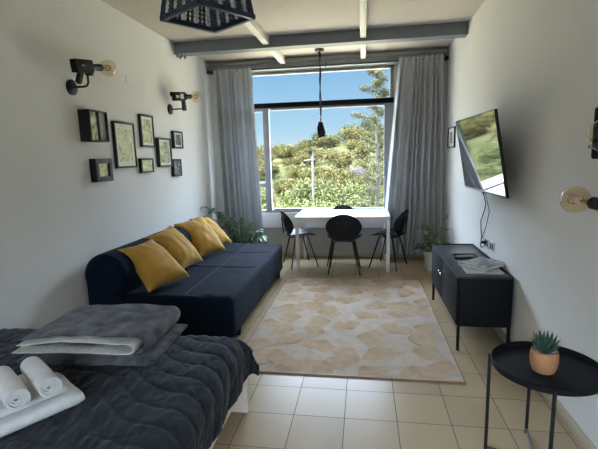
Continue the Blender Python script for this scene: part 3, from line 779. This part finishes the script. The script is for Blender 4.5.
def make_chair(label):
    """seat centre at origin, facing +y, back towards -y"""
    t = thing('dining_chair', label, 'chair', (0, 0, 0), 0, 'dining chairs at the white table')
    b = B()
    def seat(r, a):
        x = .225 * r * math.cos(a) * (1 + .06 * math.sin(a)); y = .215 * r * math.sin(a)
        z = .445 + .050 * (abs(x) / .225) ** 2.2 * (1 - .3 * r) - .035 * max(0, y / .215) ** 2 + .012 * r * r
        return Vector((x, y, z))
    disc_shell(b, seat, th=.022); obj('seat', b, 'shell', t)
    b = B(); tl = math.radians(14)
    def back(r, a):
        x = .228 * r * math.cos(a); h = .172 * r * math.sin(a) * (1 - .05 * math.cos(2 * a))
        bend = .05 * (x / .222) ** 2
        return Vector((x, -.225 - (h) * math.sin(tl) + bend, .628 + h * math.cos(tl)))
    disc_shell(b, back, th=.014); obj('backrest', b, 'shell', t)
    b = B()
    for s in (-1, 1):
        tube(b, [(s * .13, .02, .43), (s * .125, -.10, .432), (s * .115, -.175, .438), (s * .10, -.215, .47), (s * .09, -.228, .54), (s * .085, -.235, .62), (s * .085, -.246, .70)], .009, 8)
    tube(b, [(-.13, .02, .43), (.13, .02, .43)], .008, 8); tube(b, [(-.125, -.1, .43), (.125, -.1, .43)], .008, 8)
    obj('back_frame', b, 'black', t)
    for sx in (-1, 1):
        for sy in (-1, 1):
            b = B(); y0 = .055 if sy > 0 else -.10
            tube(b, [(sx * .125, y0, .436), (sx * .135, y0 + sy * .02, .40), (sx * .205, sy * .185 + (.0 if sy > 0 else -.02), .0)], [.0105, .0105, .008], 8); obj('leg', b, 'black', t)
    return t
def copy_tree(o, parent=None):
    c = o.copy(); C.objects.link(c)
    if parent is not None: c.parent = parent
    for ch in list(o.children): copy_tree(ch, c)
    return c
ch0 = make_chair('black dining chair with its round back towards the room, nearest the rug')
ch0.location = (-.253, 5.42, 0); ch0.rotation_euler = (0, 0, 0)
for loc, rz, lb in (((-.88, 5.73, 0), -PI / 2 + .45, 'black dining chair at the left end of the white table'), ((.32, 5.73, 0), PI / 2 - .42, 'black dining chair at the right end of the table, before the right curtain'), ((-.30, 5.87, 0), PI, 'black dining chair between the table and the window')):
    c = copy_tree(ch0); c.location = loc; c.rotation_euler = (0, 0, rz); c['label'] = lb

# ------------------------------------------------------------ sofa
SX0, SX1, SY0, SY1 = -2.245, -1.04, 3.09, 5.22
o0 = (-1.64, 4.155, 0)
t = thing('sofa', 'dark navy daybed sofa with a long bolster along the left wall', 'sofa', o0)
def soft_box(lo, hi, r, nx, ny, nz, amp, seed, top_only=False):
    b = B(); box(b, lo, hi, r, 4)
    bmesh.ops.subdivide_edges(b, edges=[e for e in b.edges if e.calc_length() > .3], cuts=30, use_grid_fill=True)
    for v in b.verts:
        n_ = noise.noise(Vector((v.co.x * 2.2, v.co.y * 3.2, v.co.z * 2 + seed))) + .5 * noise.noise(Vector((v.co.x * 7, v.co.y * 9, seed)))
        cr = math.exp(-((math.sin((v.co.y - .35 + .05 * math.sin(v.co.x * 5)) * PI * 1.45)) / .06) ** 2) * .012
        if v.co.z > (lo[2] + hi[2]) / 2: v.co.z += amp * n_ - cr
        elif v.co.z < lo[2] + .02: pass
        v.co.x += amp * .5 * n_ if v.co.x > hi[0] - .06 else 0
    return b
b = soft_box((SX0, SY0, .07), (SX1, SY1, .425), .045, 1, 1, 1, .006, 3); obj('seat_mattress', off(b, o0), 'navy', t)
b = B()
prof = []
R_b = .188; bx, bz = -2.062, .606
def bol(u, v):
    a = 2 * PI * u; y = SY0 - .12 + v * (SY1 - SY0 + .09); k = 1.
    e = min(v, 1 - v) * (SY1 - SY0)
    if e < .05: k = .80 + .20 * math.sqrt(max(0, 1 - ((.05 - e) / .05) ** 2))
    r_ = R_b * k * (1 + .012 * noise.noise(Vector((math.cos(a) * 2, y * 3, math.sin(a) * 2))))
    return Vector((bx + r_ * math.cos(a), y, bz + r_ * math.sin(a)))
V = grid(b, bol, 36, 60, wrapu=True)
b.faces.new([V[i][0] for i in range(36)]); b.faces.new([V[i][60] for i in reversed(range(36))])
obj('bolster', off(b, o0), 'navy', t)
b = B(); box(b, (SX0, SY0 - .10, .07), (-2.0, SY1 - .03, .60), .035, 4); obj('back_base', off(b, o0), 'navy', t)
b = B()
def onseat(x, y): return Vector((x, y, .4285 + .006 * (noise.noise(Vector((x * 2.2, y * 3.2, .425 * 2 + 3))) + .5 * noise.noise(Vector((x * 7, y * 9, 3))))))
for xx in (-1.46, ): tube(b, [onseat(xx, 3.15 + k * .05) for k in range(41)], .0022, 4)
for yy in (4.02, 4.68): tube(b, [onseat(-1.85 + k * .05, yy + .02 * math.sin(k * .5)) for k in range(16)] + [Vector((-1.035, yy, .36)), Vector((-1.033, yy, .15))], .003, 4)
tube(b, [(-1.045, 3.12 + k * .1, .385) for k in range(21)], .003, 4)
obj('seam', off(b, o0), 'thread', t)
for x in (SX0 + .1, -1.085):
    for y in (3.35, 5.10):
        b = B(); lathe(b, [(0, 0), (.020, 0), (.026, .075), (0, .075)], (x, y, 0), seg=14); obj('leg', off(b, o0), 'black', t)

# ------------------------------------------------------------ mustard cushions
def cushion(label, Dn, Cn, An, Bn, th, seed, bow=.045):
    """corners: D bottom near, C bottom far, A top near, B top far"""
    Dn, Cn, An, Bn = map(Vector, (Dn, Cn, An, Bn))
    ctr = (Dn + Cn + An + Bn) / 4
    nr = ((Cn - Dn).cross(An - Dn)).normalized()
    if nr.x < 0: nr = -nr
    b = B(); N_ = 34; sides = []
    for s in (1, -1):
        V = []
        for i in range(N_ + 1):
            row = []
            for j in range(N_ + 1):
                u, v = i / N_, j / N_
                cu, cv = 2 * u - 1, 2 * v - 1
                pin_u = 1 - .085 * (1 - cv * cv) * 0 
                # edges curve inward between the corners
                uu = .5 + .5 * cu * (1 - .09 * (1 - cv * cv)); vv = .5 + .5 * cv * (1 - .09 * (1 - cu * cu))
                P = Dn.lerp(Cn, uu).lerp(An.lerp(Bn, uu), vv)
                q = (max(0, 1 - abs(cu) ** 2.4) * max(0, 1 - abs(cv) ** 2.4)) ** .55
                wr = .008 * noise.noise(Vector((u * 5 + seed, v * 5, s))) + .018 * abs(noise.noise(Vector((u * 3.2 - v * 2.2 + seed * 3, u * 1.1 + v * 4.1, seed)))) * (1 - q * .5)
                cr = .006 * math.sin(10 * (u + v) + 4 * noise.noise(Vector((u * 3, v * 3, seed)))) * (1 - q) * min(1, q * 6)
                P = P + nr * (s * (th / 2 * q + .0025) + bow * q + (wr + cr) * min(1, q * 5))
                row.append(b.verts.new(P - ctr))
            V.append(row)
        for i in range(N_):
            for j in range(N_):
                f = (V[i][j], V[i + 1][j], V[i + 1][j + 1], V[i][j + 1]); b.faces.new(f if s > 0 else f[::-1])
        sides.append(V)
    A, Bq = sides
    def rimv(V): return [V[i][0] for i in range(N_)] + [V[N_][j] for j in range(N_)] + [V[i][N_] for i in range(N_, 0, -1)] + [V[0][j] for j in range(N_, 0, -1)]
    ra, rb = rimv(A), rimv(Bq); m_ = len(ra)
    ring = [((ra[k].co + rb[k].co) / 2).copy() for k in range(m_)]
    for k in range(m_): b.faces.new((ra[k], rb[k], rb[(k + 1) % m_], ra[(k + 1) % m_]))
    o = obj('cushion', b, 'mustard', angle=80); o.location = ctr
    tag(o, label, 'cushion', 'mustard cushions on the navy sofa')
    b = B(); tube(b, ring, .0045, 5, closed=True); obj('piping', b, 'mustard_edge', o)
    return o
cushion('mustard yellow cushion leaning on the bolster, nearest the bed', (-1.755, 3.10, .452), (-1.60, 3.575, .452), (-2.02, 3.14, .80), (-1.90, 3.49, .825), .13, 1)
cushion('mustard yellow cushion, second from the bed', (-1.76, 3.70, .452), (-1.70, 4.16, .455), (-2.06, 3.645, .80), (-1.965, 4.00, .86), .13, 2)
cushion('mustard yellow cushion, third from the bed and overlapping the farthest one', (-1.79, 4.27, .455), (-1.61, 4.655, .455), (-2.08, 4.33, .82), (-1.93, 4.77, .85), .14, 3)
cushion('mustard yellow cushion farthest from the bed, half hidden behind another cushion', (-1.80, 4.70, .455), (-1.67, 5.09, .455), (-2.06, 4.72, .82), (-1.965, 5.03, .80), .12, 4, .03)

# ------------------------------------------------------------ bed, quilt, blanket, towels
BX0, BX1, BY0, BY1 = -2.245, -.695, .30, 2.275
o0 = (-1.47, 1.29, 0)
t = thing('bed', 'low bed with a cream white frame beside the left wall', 'bed', o0)
b = B(); box(b, (BX0, BY0, .20), (BX1, BY1 - .03, .29), .004); obj('bed_frame', off(b, o0), 'bedwhite', t)
b = B(); box(b, (BX0 + .02, BY0 + .02, .29), (BX1 - .05, BY1 - .06, .465), .04, 4); obj('mattress', off(b, o0), 'towel', t)
for x0, x1 in ((BX0, BX0 + .12), (BX1 - .125, BX1)):
    for y in (BY0 + .02, BY1 - .03):
        b = B(); box(b, (x0, y, 0), (x1, y + .03, .20 if y < 1 else .29), .003); obj('leg', off(b, o0), 'bedwhite', t)

def quilt_xyz(s, q):
    """s distance across from wall, q distance along bed; returns base point on the draped surface"""
    ex = BX1 + .012; ey = BY1 - .005; rad = .13; top = .51
    fx = ex - rad; fy = ey - rad
    x = BX0 + .005 + s; y = BY0 + q
    def bendr(d):
        L = rad * PI / 2
        if d <= 0: return d, 0.
        if d < L: return rad * math.sin(d / rad), rad * (1 - math.cos(d / rad))
        return rad + (d - L) * .12, rad + (d - L) * .99
    ax, dx = bendr(x - fx); ay, dy = bendr(y - fy)
    X = fx + ax if x > fx else x; Y = fy + ay if y > fy else y
    c = min(dx, dy)
    z = top - max(dx, dy) - .10 * c + .012 * math.sin(min(1, s / 1.5) * PI)
    if dx > 0 and dy > 0:
        r_ = c / .2
        X += .040 * min(1, r_); Y += .010 * min(1, r_)
    return Vector((X, Y, z))
SL = 1.55 + .19; QL = (BY1 - BY0) + .195
NU, NV = 260, 330
b = B()
V = [[b.verts.new(quilt_xyz(SL * i / NU, QL * j / NV)) for j in range(NV + 1)] for i in range(NU + 1)]
for i in range(NU):
    for j in range(NV): b.faces.new((V[i][j], V[i + 1][j], V[i + 1][j + 1], V[i][j + 1]))
bmesh.ops.recalc_face_normals(b, faces=b.faces[:]); b.normal_update()
if V[50][50].normal.z < 0:
    bmesh.ops.reverse_faces(b, faces=b.faces[:]); b.normal_update()
nrmls = {}
for i in range(NU + 1):
    for j in range(NV + 1): nrmls[(i, j)] = V[i][j].normal.copy()
def quilt_h(s, q):
    # wavy stitch lines in bowed rows with fine gathers between them
    p2 = (q + .040 * math.sin(s * 2 * PI / .58) + .42 * s) / .120; f2 = p2 - math.floor(p2); d2 = min(f2, 1 - f2)
    a = s / .26 + .35 * math.sin(p2 * PI); d1 = abs(a - round(a))
    h2 = math.sin(PI * f2) ** .28 if 0 < f2 < 1 else 0
    h1 = min(1, d1 * .26 / .02) ** .6
    g = noise.noise(Vector((s * 26, p2 * 1.1, 1.3))) + .6 * noise.noise(Vector((s * 48 + q * 8, p2 * 2.2, 5.)))
    return .0115 * (h2 - 1) + .004 * (h1 - 1) + .0075 * g * (.35 + .65 * h2) + .010 * noise.noise(Vector((s * 3.2, q * 3.2, 9.)))
for i in range(NU + 1):
    for j in range(NV + 1):
        s, q = SL * i / NU, QL * j / NV
        V[i][j].co += nrmls[(i, j)] * (quilt_h(s, q) + .006)
        hang = max(0, .42 - V[i][j].co.z)
        if hang > 0: V[i][j].co += Vector((nrmls[(i, j)].x, nrmls[(i, j)].y, 0)) * .05 * hang * math.sin(q * 21 + s * 13) 
o = obj('quilt', b, 'quilt', angle=80, recalc=False); sm = o.modifiers.new('padding', 'SOLIDIFY'); sm.thickness = .012; sm.offset = -1
tag(o, 'charcoal quilted bedspread draped over the bed', 'bedspread')
def qtop(x, y): 
    s, q = x - BX0 - .005, y - BY0
    return quilt_xyz(s, q).z + .008

# folded throw
zb = .512; o0 = (-1.42, 2.0, zb)
t = thing('folded_blanket', 'folded grey plush blanket with cream lining lying on the bed', 'blanket', o0)
t.rotation_euler = (0, 0, .06)
def wav(x, y, s_): return .009 * noise.noise(Vector((x * 9, y * 9, s_))) + .012 * noise.noise(Vector((x * 2.5, y * 2.5, s_ + 4)))
def sheet(path, y0, y1, th, m, name, parent, seed, shear=0., lab=None, ny=26):
    """a strip following path (x,z) extruded along y"""
    P = []
    for k in range(len(path) - 1):
        (x0, z0), (x1, z1) = path[k], path[k + 1]; n_ = max(1, int(math.hypot(x1 - x0, z1 - z0) / .015))
        for j in range(n_): P.append((x0 + (x1 - x0) * j / n_, z0 + (z1 - z0) * j / n_))
    P.append(path[-1])
    b = B(); n_ = len(P)
    def nr(k):
        a, c = P[max(0, k - 1)], P[min(n_ - 1, k + 1)]; dx, dz = c[0] - a[0], c[1] - a[1]; l = math.hypot(dx, dz) or 1
        return (-dz / l, dx / l)
    ring = []
    for j in range(ny + 1):
        y = y0 + (y1 - y0) * j / ny; e = min(1, min(j, ny - j) / 1.5); hh = th / 2 * (.35 + .65 * e)
        row = []
        for side in (1, -1):
            rng = range(n_) if side > 0 else range(n_ - 1, -1, -1)
            for k in rng:
                nx, nz = nr(k); x, z = P[k]; w = wav(x, y, seed)
                kk = min(1, min(k, n_ - 1 - k) / 1.5); h2 = hh * (.4 + .6 * kk)
                row.append(b.verts.new((x + nx * h2 * side + shear * (y - y0) + .3 * w, y + .25 * wav(x * 2, z * 4, seed + 9), max(.002, z + nz * h2 * side + w * min(1, z / .03)))))
        ring.append(row)
    m_ = len(ring[0])
    for j in range(ny):
        for k in range(m_): b.faces.new((ring[j][k], ring[j][(k + 1) % m_], ring[j + 1][(k + 1) % m_], ring[j + 1][k]))
    half = m_ // 2
    for row in (ring[0], ring[-1]):
        for k in range(half - 1):
            b.faces.new((row[k], row[k + 1], row[m_ - 2 - k], row[m_ - 1 - k]))
    return obj(name, b, m, parent, angle=70, label=lab)
def arc(cx, cz, r, a0, a1, n_=8): return [(cx + r * math.cos(a0 + (a1 - a0) * k / n_), cz + r * math.sin(a0 + (a1 - a0) * k / n_)) for k in range(n_ + 1)]
y0, y1 = -.20, .275
sheet([(-.34, .020), (.375, .020)], y0 - .035, y1 - .0, .040, 'fur', 'bottom_fold', t, 1)
sheet([(-.36, .050)] + [(.23, .050)] + arc(.285, .095, .045, -PI / 2, PI / 2) + [(.2, .146), (0, .152), (-.2, .138), (-.33, .122)], y0, y1, .022, 'fur', 'outer_fold', t, 2)
sheet([(-.375, .068)] + [(.22, .069)] + arc(.25, .095, .026, -PI / 2, PI / 2) + [(.1, .125), (-.1, .128), (-.345, .106)], y0 - .012, y1 - .02, .016, 'sherpa', 'lining', t, 3, lab='cream lining inside the fold')
sheet([(-.33, .088), (.21, .096)], y0 + .02, y1 - .03, .012, 'fur', 'inner_fold', t, 4)

# towels
ang = math.atan2(1.471 - 1.227, -1.181 + 1.341)       # direction of the near-right edge
ux = Vector((math.cos(ang), math.sin(ang), 0)); vx = Vector((-math.sin(ang), math.cos(ang), 0))
def towel_flat(label, c, lx, ly, z, th, seed):
    o0 = Vector((c[0], c[1], z))
    path = [(-ly / 2, th * .25), (ly / 2 - th * .35, th * .25)] + arc(ly / 2 - th * .30, th * .5, th * .25, -PI / 2, PI / 2) + [(-ly / 2 + .01, th * .75)]
    t = thing('folded_towel', label, 'towel', o0, ang + PI / 2 + PI, 'white towels on the bed')
    # local x of the sheet points to the room side (towards -vx), extruded along local y
    sheet(path, -lx / 2, lx / 2, th * .44, 'towel', 'towel_fold', t, seed)
    return t
# corner visible at (-1.21,1.508)
cA = Vector((-1.180, 1.468, 0)); 
c1 = cA - ux * .22 + vx * .15
towel_flat('white folded towel at the bottom of the towel stack', (c1.x, c1.y), .46, .33, .524, .052, 21)
c2 = cA - ux * .245 + vx * .17
towel_flat('white folded towel lying between the bottom one and the rolls', (c2.x, c2.y), .42, .28, .578, .034, 22)
def towel_roll(label, e, s, r0):
    e = Vector(e); s = Vector(s); d = (s - e); L = d.length; d.normalize()
    t = thing('rolled_towel', label, 'towel', e + Vector((0, 0, -r0)), 0, 'white towels on the bed')
    x, y = Vector((-d.y, d.x, 0)), Vector((0, 0, 1))
    turns = 3.6; n_ = 110; th = r0 / (turns + .4)
    b = B(); rows = []
    for j in range(17):
        v = j / 16
        row = []
        bul = (1 - .05 * (2 * v - 1) ** 4)
        for side in (1, -1):
            rg = range(n_ + 1) if side > 0 else range(n_, -1, -1)
            for k in rg:
                a = 2 * PI * turns * k / n_; r_ = (th * .35 + (r0 - th * .9) * k / n_) * bul + side * th * .34
                sag = 1 - .04 * math.sin(a)
                inset = .012 * (1 - k / n_) * (1 if j in (0, 16) else 0) * (1 if j == 0 else -1)
                p = d * (L * v + inset) + x * r_ * math.cos(a) + y * (r_ * math.sin(a) * sag + r0) + d * .004 * noise.noise(Vector((a, v * 3, 2)))
                row.append(b.verts.new(p))
        rows.append(row)
    m_ = len(rows[0])
    for j in range(16):
        for k in range(m_): b.faces.new((rows[j][k], rows[j][(k + 1) % m_], rows[j + 1][(k + 1) % m_], rows[j + 1][k]))
    half = m_ // 2
    for row in (rows[0], rows[-1]):
        for k in range(half - 1): b.faces.new((row[k], row[k + 1], row[m_ - 2 - k], row[m_ - 1 - k]))
    obj('towel_roll', b, 'towel', t, angle=60)
    return t
r0 = .049; zr = .611 + r0
towel_roll('rolled white towel on the stack, left one cut by the photo edge', (-1.275, 1.258, zr), (-1.500, 1.415, zr), r0)
towel_roll('rolled white towel on the stack, right one nearest the blanket', (-1.212, 1.348, zr), (-1.437, 1.505, zr), r0)

# ------------------------------------------------------------ tray table and potted succulent
tc_ = Vector((.850, 2.00, 0)); TR = .235; TZ = .503
t = thing('tray_table', 'round black metal tray table in the right foreground', 'side table', tc_)
b = B(); lathe(b, [(0, 0), (TR - .008, 0), (TR, .004), (TR + .004, .032), (TR + .001, .034), (TR - .004, .006), (0, .004)], (0, 0, TZ - .004), seg=64); obj('tray_top', b, 'black_soft', t)
angs = [math.radians(a) for a in (160, 84, 340, 256)]
for k, a in enumerate(angs):
    x, y = math.cos(a), math.sin(a)
    b = B(); tube(b, [(x * (TR + .008), y * (TR + .008), 0), (x * (TR + .008), y * (TR + .008), TZ + .022)], .0085, 10); obj('leg', b, 'black', t)
for k in (0, 1):
    a, c = angs[k], angs[k + 2]
    b = B(); q = TR + .008; tube(b, [(math.cos(a) * q, math.sin(a) * q, .010 + k * .012), (math.cos(c) * q, math.sin(c) * q, .010 + k * .012)], .007, 8); obj('stretcher', b, 'black', t)
pc = Vector((.828, 1.975, TZ))
t = thing('potted_succulent', 'small spiky succulent in a terracotta pot on the black tray table', 'potted plant', pc)
b = B(); lathe(b, [(0, 0), (.038, 0), (.047, .006), (.056, .03), (.060, .06), (.059, .092), (.056, .106), (.052, .106), (.053, .088), (0, .086)], seg=40); obj('pot', b, 'terracotta', t)
b = B(); r = random.Random(3)
for k in range(110):
    a = r.random() * 6.28; q = .048 * math.sqrt(r.random()); ball(b, (math.cos(a) * q, math.sin(a) * q, .089 + r.uniform(0, .006)), r.uniform(.004, .0075), 6, (1, 1.2, .8))
pb = obj('pebbles', b, 'pebble', t); pb['kind'] = 'stuff'
b = B()
for k in range(44):
    tier = k / 44; a = k * 2.399; el = math.radians(32 + 52 * tier); L = .060 + .028 * math.sin(tier * 3)
    d = Vector((math.cos(a) * math.cos(el), math.sin(a) * math.cos(el), math.sin(el))); p0 = Vector((math.cos(a) * .006, math.sin(a) * .006, .092 + .012 * tier))
    tube(b, [p0, p0 + d * L * .35, p0 + d * L * .75 + Vector((0, 0, .004)), p0 + d * L + Vector((0, 0, .010))], [.006, .0075, .0045, .0008], 6)
obj('spiky_leaves', b, 'succulent', t)

# ------------------------------------------------------------ floor plants
def leaf(bm, p, d, L, W, droop, mi=0, fold=.15):
    p = Vector(p); d = Vector(d).normalized(); side = d.cross(Vector((0, 0, 1)))
    if side.length < .1: side = Vector((1, 0, 0))
    side.normalize(); n_ = 6; rows = []
    for k in range(n_ + 1):
        t_ = k / n_; w = W * math.sin(PI * min(1, t_ * .93 + .05)) ** .8 * (1 - .25 * t_)
        c = p + d * L * t_ + Vector((0, 0, -droop * L * t_ * t_))
        up = Vector((0, 0, 1)) * w * fold
        rows.append((bm.verts.new(c - side * w + up), bm.verts.new(c), bm.verts.new(c + side * w + up)))
    for k in range(n_):
        for q in (0, 1):
            f = bm.faces.new((rows[k][q], rows[k][q + 1], rows[k + 1][q + 1], rows[k + 1][q])); f.material_index = mi
# dark leafy plant in the corner behind the sofa
p0 = Vector((-1.72, 5.66, 0))
t = thing('potted_plant', 'dark green leafy plant in the corner between sofa and left curtain', 'potted plant', p0)
b = B(); lathe(b, [(0, 0), (.10, 0), (.13, .24), (.14, .25), (.125, .25), (.12, .22), (0, .22)], seg=28); obj('pot', b, 'pot_white', t)
b = B(); lathe(b, [(0, .222), (.121, .222), (.121, .21)], seg=20); obj('soil', b, 'soil', t)
r = random.Random(4); bs = B(); bl = B()
tips = [(-.47, -.05, .84), (-.38, .0, .80), (-.25, -.02, .72), (-.12, .0, .66), (.02, -.02, .64), (.13, .0, .58), (.24, -.04, .50), (.12, -.10, .50), (-.02, .06, .60), (-.30, .1, .66), (.22, .1, .50), (.05, -.12, .54), (.30, .02, .42)]
for tp in tips:
    tp = Vector(tp); base = Vector((tp.x * .1, tp.y * .1, .22)); mid = Vector((tp.x * .5, tp.y * .5, .22 + (tp.z - .22) * .85))
    pl = [base.lerp(mid, k / 5).lerp(mid.lerp(tp, k / 5), k / 5) for k in range(6)]
    tube(bs, pl, [.006, .006, .005, .0045, .004, .003], 6)
    for k in range(1, 6):
        dr_ = (pl[k] - pl[k - 1]).normalized(); sd = dr_.cross(Vector((0, 0, 1))).normalized()
        for s in (-1, 1):
            leaf(bl, pl[k], dr_ * .6 + sd * s * .9 + Vector((0, 0, r.uniform(-.2, .4))), r.uniform(.11, .16), .024, .5)
    leaf(bl, tp, tp - mid, .10, .022, .4)
obj('stems', bs, 'stem', t); obj('leaves', bl, 'leaf', t, recalc=False)
# planter beside the cabinet
p0 = Vector((.895, 5.56, 0))
t = thing('potted_plant', 'light green plant in a white planter behind the black cabinet', 'potted plant', p0)
b = B()
g = 10
def sq(h, w0): return [Vector((math.copysign(abs(math.cos(a)) ** .5, math.cos(a)) * w0, math.copysign(abs(math.sin(a)) ** .5, math.sin(a)) * w0, h)) for a in [2 * PI * k / 40 for k in range(40)]]
rows = [sq(0, .085), sq(.01, .09), sq(.26, .112), sq(.265, .108), sq(.235, .10)]
R2 = [[b.verts.new(p) for p in rw] for rw in rows]
for i in range(4):
    for k in range(40): b.faces.new((R2[i][k], R2[i][(k + 1) % 40], R2[i + 1][(k + 1) % 40], R2[i + 1][k]))
b.faces.new(R2[0]); obj('planter', b, 'pot_white', t)
b = B(); V4 = [b.verts.new(p + Vector((0, 0, .003))) for p in sq(.235, .100)]; b.faces.new(V4); obj('soil', b, 'soil', t)
r = random.Random(11); bs = B(); bl = B()
for k in range(26):
    a = r.random() * 6.28; q = r.uniform(.05, .20); hgt = r.uniform(.36, .58)
    if k == 0: a, q, hgt = .1, .17, .72
    if k in (1, 2, 3): a, q, hgt = PI + r.uniform(-.4, .4), r.uniform(.18, .24), r.uniform(.28, .36)
    tp = Vector((math.cos(a) * q, math.sin(a) * q, hgt)); base = Vector((math.cos(a) * .03, math.sin(a) * .03, .235)); mid = Vector((tp.x * .45, tp.y * .45, hgt * .95))
    if tp.x + p0.x > 1.08: tp.x = 1.08 - p0.x
    pl = [base.lerp(mid, j / 4).lerp(mid.lerp(tp, j / 4), j / 4) for j in range(5)]
    tube(bs, pl, .003, 5)
    for j in range(2, 5):
        for s in range(3):
            aa = r.random() * 6.28; leaf(bl, pl[j], (math.cos(aa), math.sin(aa), r.uniform(-.2, .5)), r.uniform(.04, .07), .016, .5)
for v in bl.verts:
    v.co.x = min(v.co.x, 1.115 - p0.x)
obj('stems', bs, 'stem', t); obj('leaves', bl, 'leaf_light', t, recalc=False)

# ------------------------------------------------------------ camera
H = 1.5269
fw = Vector((-0.15271004, 0.97511552, -0.16071518)); rt = Vector((0.98826863, 0.15031804, -0.02701103)); up = Vector((0.00218049, 0.16295462, 0.98663116))
cam = bpy.data.cameras.new('camera'); co = bpy.data.objects.new('camera', cam); C.objects.link(co)
co.matrix_world = Matrix(((rt.x, up.x, -fw.x, 0), (rt.y, up.y, -fw.y, 0), (rt.z, up.z, -fw.z, H), (0, 0, 0, 1)))
cam.sensor_fit = 'HORIZONTAL'; cam.sensor_width = 36; cam.lens = 419.593 / 598 * 36
cam.clip_start = .03; cam.clip_end = 60000
bpy.context.scene.camera = co

# ------------------------------------------------------------ light
sun = bpy.data.lights.new('sun', 'SUN'); sun.energy = 25.; sun.angle = math.radians(.6); sun.color = (1., .95, .86)
so = bpy.data.objects.new('sun', sun); C.objects.link(so)
dirv = Vector((.62, .30, -.80)).normalized(); so.rotation_euler = dirv.to_track_quat('-Z', 'Y').to_euler(); so.location = (-10, -10, 20)

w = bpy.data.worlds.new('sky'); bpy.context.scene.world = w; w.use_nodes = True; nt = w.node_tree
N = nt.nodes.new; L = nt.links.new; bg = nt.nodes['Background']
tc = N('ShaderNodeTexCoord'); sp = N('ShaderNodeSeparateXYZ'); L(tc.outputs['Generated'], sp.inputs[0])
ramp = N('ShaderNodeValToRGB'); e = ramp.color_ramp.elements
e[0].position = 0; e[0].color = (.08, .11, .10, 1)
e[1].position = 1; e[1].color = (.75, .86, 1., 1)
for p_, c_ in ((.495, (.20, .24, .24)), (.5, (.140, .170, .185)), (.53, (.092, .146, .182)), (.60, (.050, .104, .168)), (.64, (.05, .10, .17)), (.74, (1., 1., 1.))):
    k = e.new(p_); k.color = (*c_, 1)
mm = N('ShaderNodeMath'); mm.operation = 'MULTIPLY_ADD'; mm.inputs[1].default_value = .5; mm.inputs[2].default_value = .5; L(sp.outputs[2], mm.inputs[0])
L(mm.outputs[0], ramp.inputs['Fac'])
# unseen sun-side glow and bright upper sky, both added to light the room
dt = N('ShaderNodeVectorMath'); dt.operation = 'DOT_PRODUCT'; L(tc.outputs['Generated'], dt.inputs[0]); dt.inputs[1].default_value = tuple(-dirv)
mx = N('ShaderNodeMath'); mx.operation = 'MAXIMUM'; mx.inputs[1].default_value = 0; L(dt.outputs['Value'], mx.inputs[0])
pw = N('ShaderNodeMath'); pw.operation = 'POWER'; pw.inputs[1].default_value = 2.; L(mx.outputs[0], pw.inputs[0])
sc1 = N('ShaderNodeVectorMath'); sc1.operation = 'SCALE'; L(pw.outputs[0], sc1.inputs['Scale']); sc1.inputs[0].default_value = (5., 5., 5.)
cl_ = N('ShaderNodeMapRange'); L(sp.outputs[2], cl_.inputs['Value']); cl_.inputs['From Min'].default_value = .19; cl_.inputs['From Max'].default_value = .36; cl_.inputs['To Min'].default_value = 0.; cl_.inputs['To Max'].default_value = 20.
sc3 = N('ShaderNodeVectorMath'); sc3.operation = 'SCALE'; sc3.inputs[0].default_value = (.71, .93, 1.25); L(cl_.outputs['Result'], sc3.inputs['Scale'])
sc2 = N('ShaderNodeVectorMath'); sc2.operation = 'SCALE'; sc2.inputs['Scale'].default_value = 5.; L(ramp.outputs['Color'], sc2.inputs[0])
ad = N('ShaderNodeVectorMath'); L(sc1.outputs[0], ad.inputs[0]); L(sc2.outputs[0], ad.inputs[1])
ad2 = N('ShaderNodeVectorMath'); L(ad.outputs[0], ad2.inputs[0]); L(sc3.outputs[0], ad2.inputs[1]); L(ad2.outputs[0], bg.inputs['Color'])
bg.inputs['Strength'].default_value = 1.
# portals guide the daylight through the window and the added rear opening
for nm, loc, sx, sy, rx in (('window_portal', ((WX0 + WX1) / 2, D + .1, (WZ0 + WZ1) / 2), WX1 - WX0, WZ1 - WZ0, -PI / 2), ('fill_door_portal', ((RX0 + RX1) / 2, YB - .16, RZ1 / 2), RX1 - RX0, RZ1, PI / 2)):
    l = bpy.data.lights.new(nm, 'AREA'); l.shape = 'RECTANGLE'; l.size = sx; l.size_y = sy; l.cycles.is_portal = True
    lo = bpy.data.objects.new(nm, l); C.objects.link(lo); lo.location = loc; lo.rotation_euler = (rx, 0, 0)

sc = bpy.context.scene
sc.view_settings.view_transform = 'Standard'; sc.view_settings.look = 'None'; sc.view_settings.gamma = 1
sc.view_settings.use_curve_mapping = False; sc.view_settings.exposure = 0.
sc.cycles.max_bounces = 12; sc.cycles.diffuse_bounces = 8; sc.cycles.glossy_bounces = 4; sc.cycles.transparent_max_bounces = 16
sc.cycles.use_denoising = True; sc.cycles.caustics_reflective = False; sc.cycles.caustics_refractive = False
sc.cycles.sample_clamp_indirect = 10
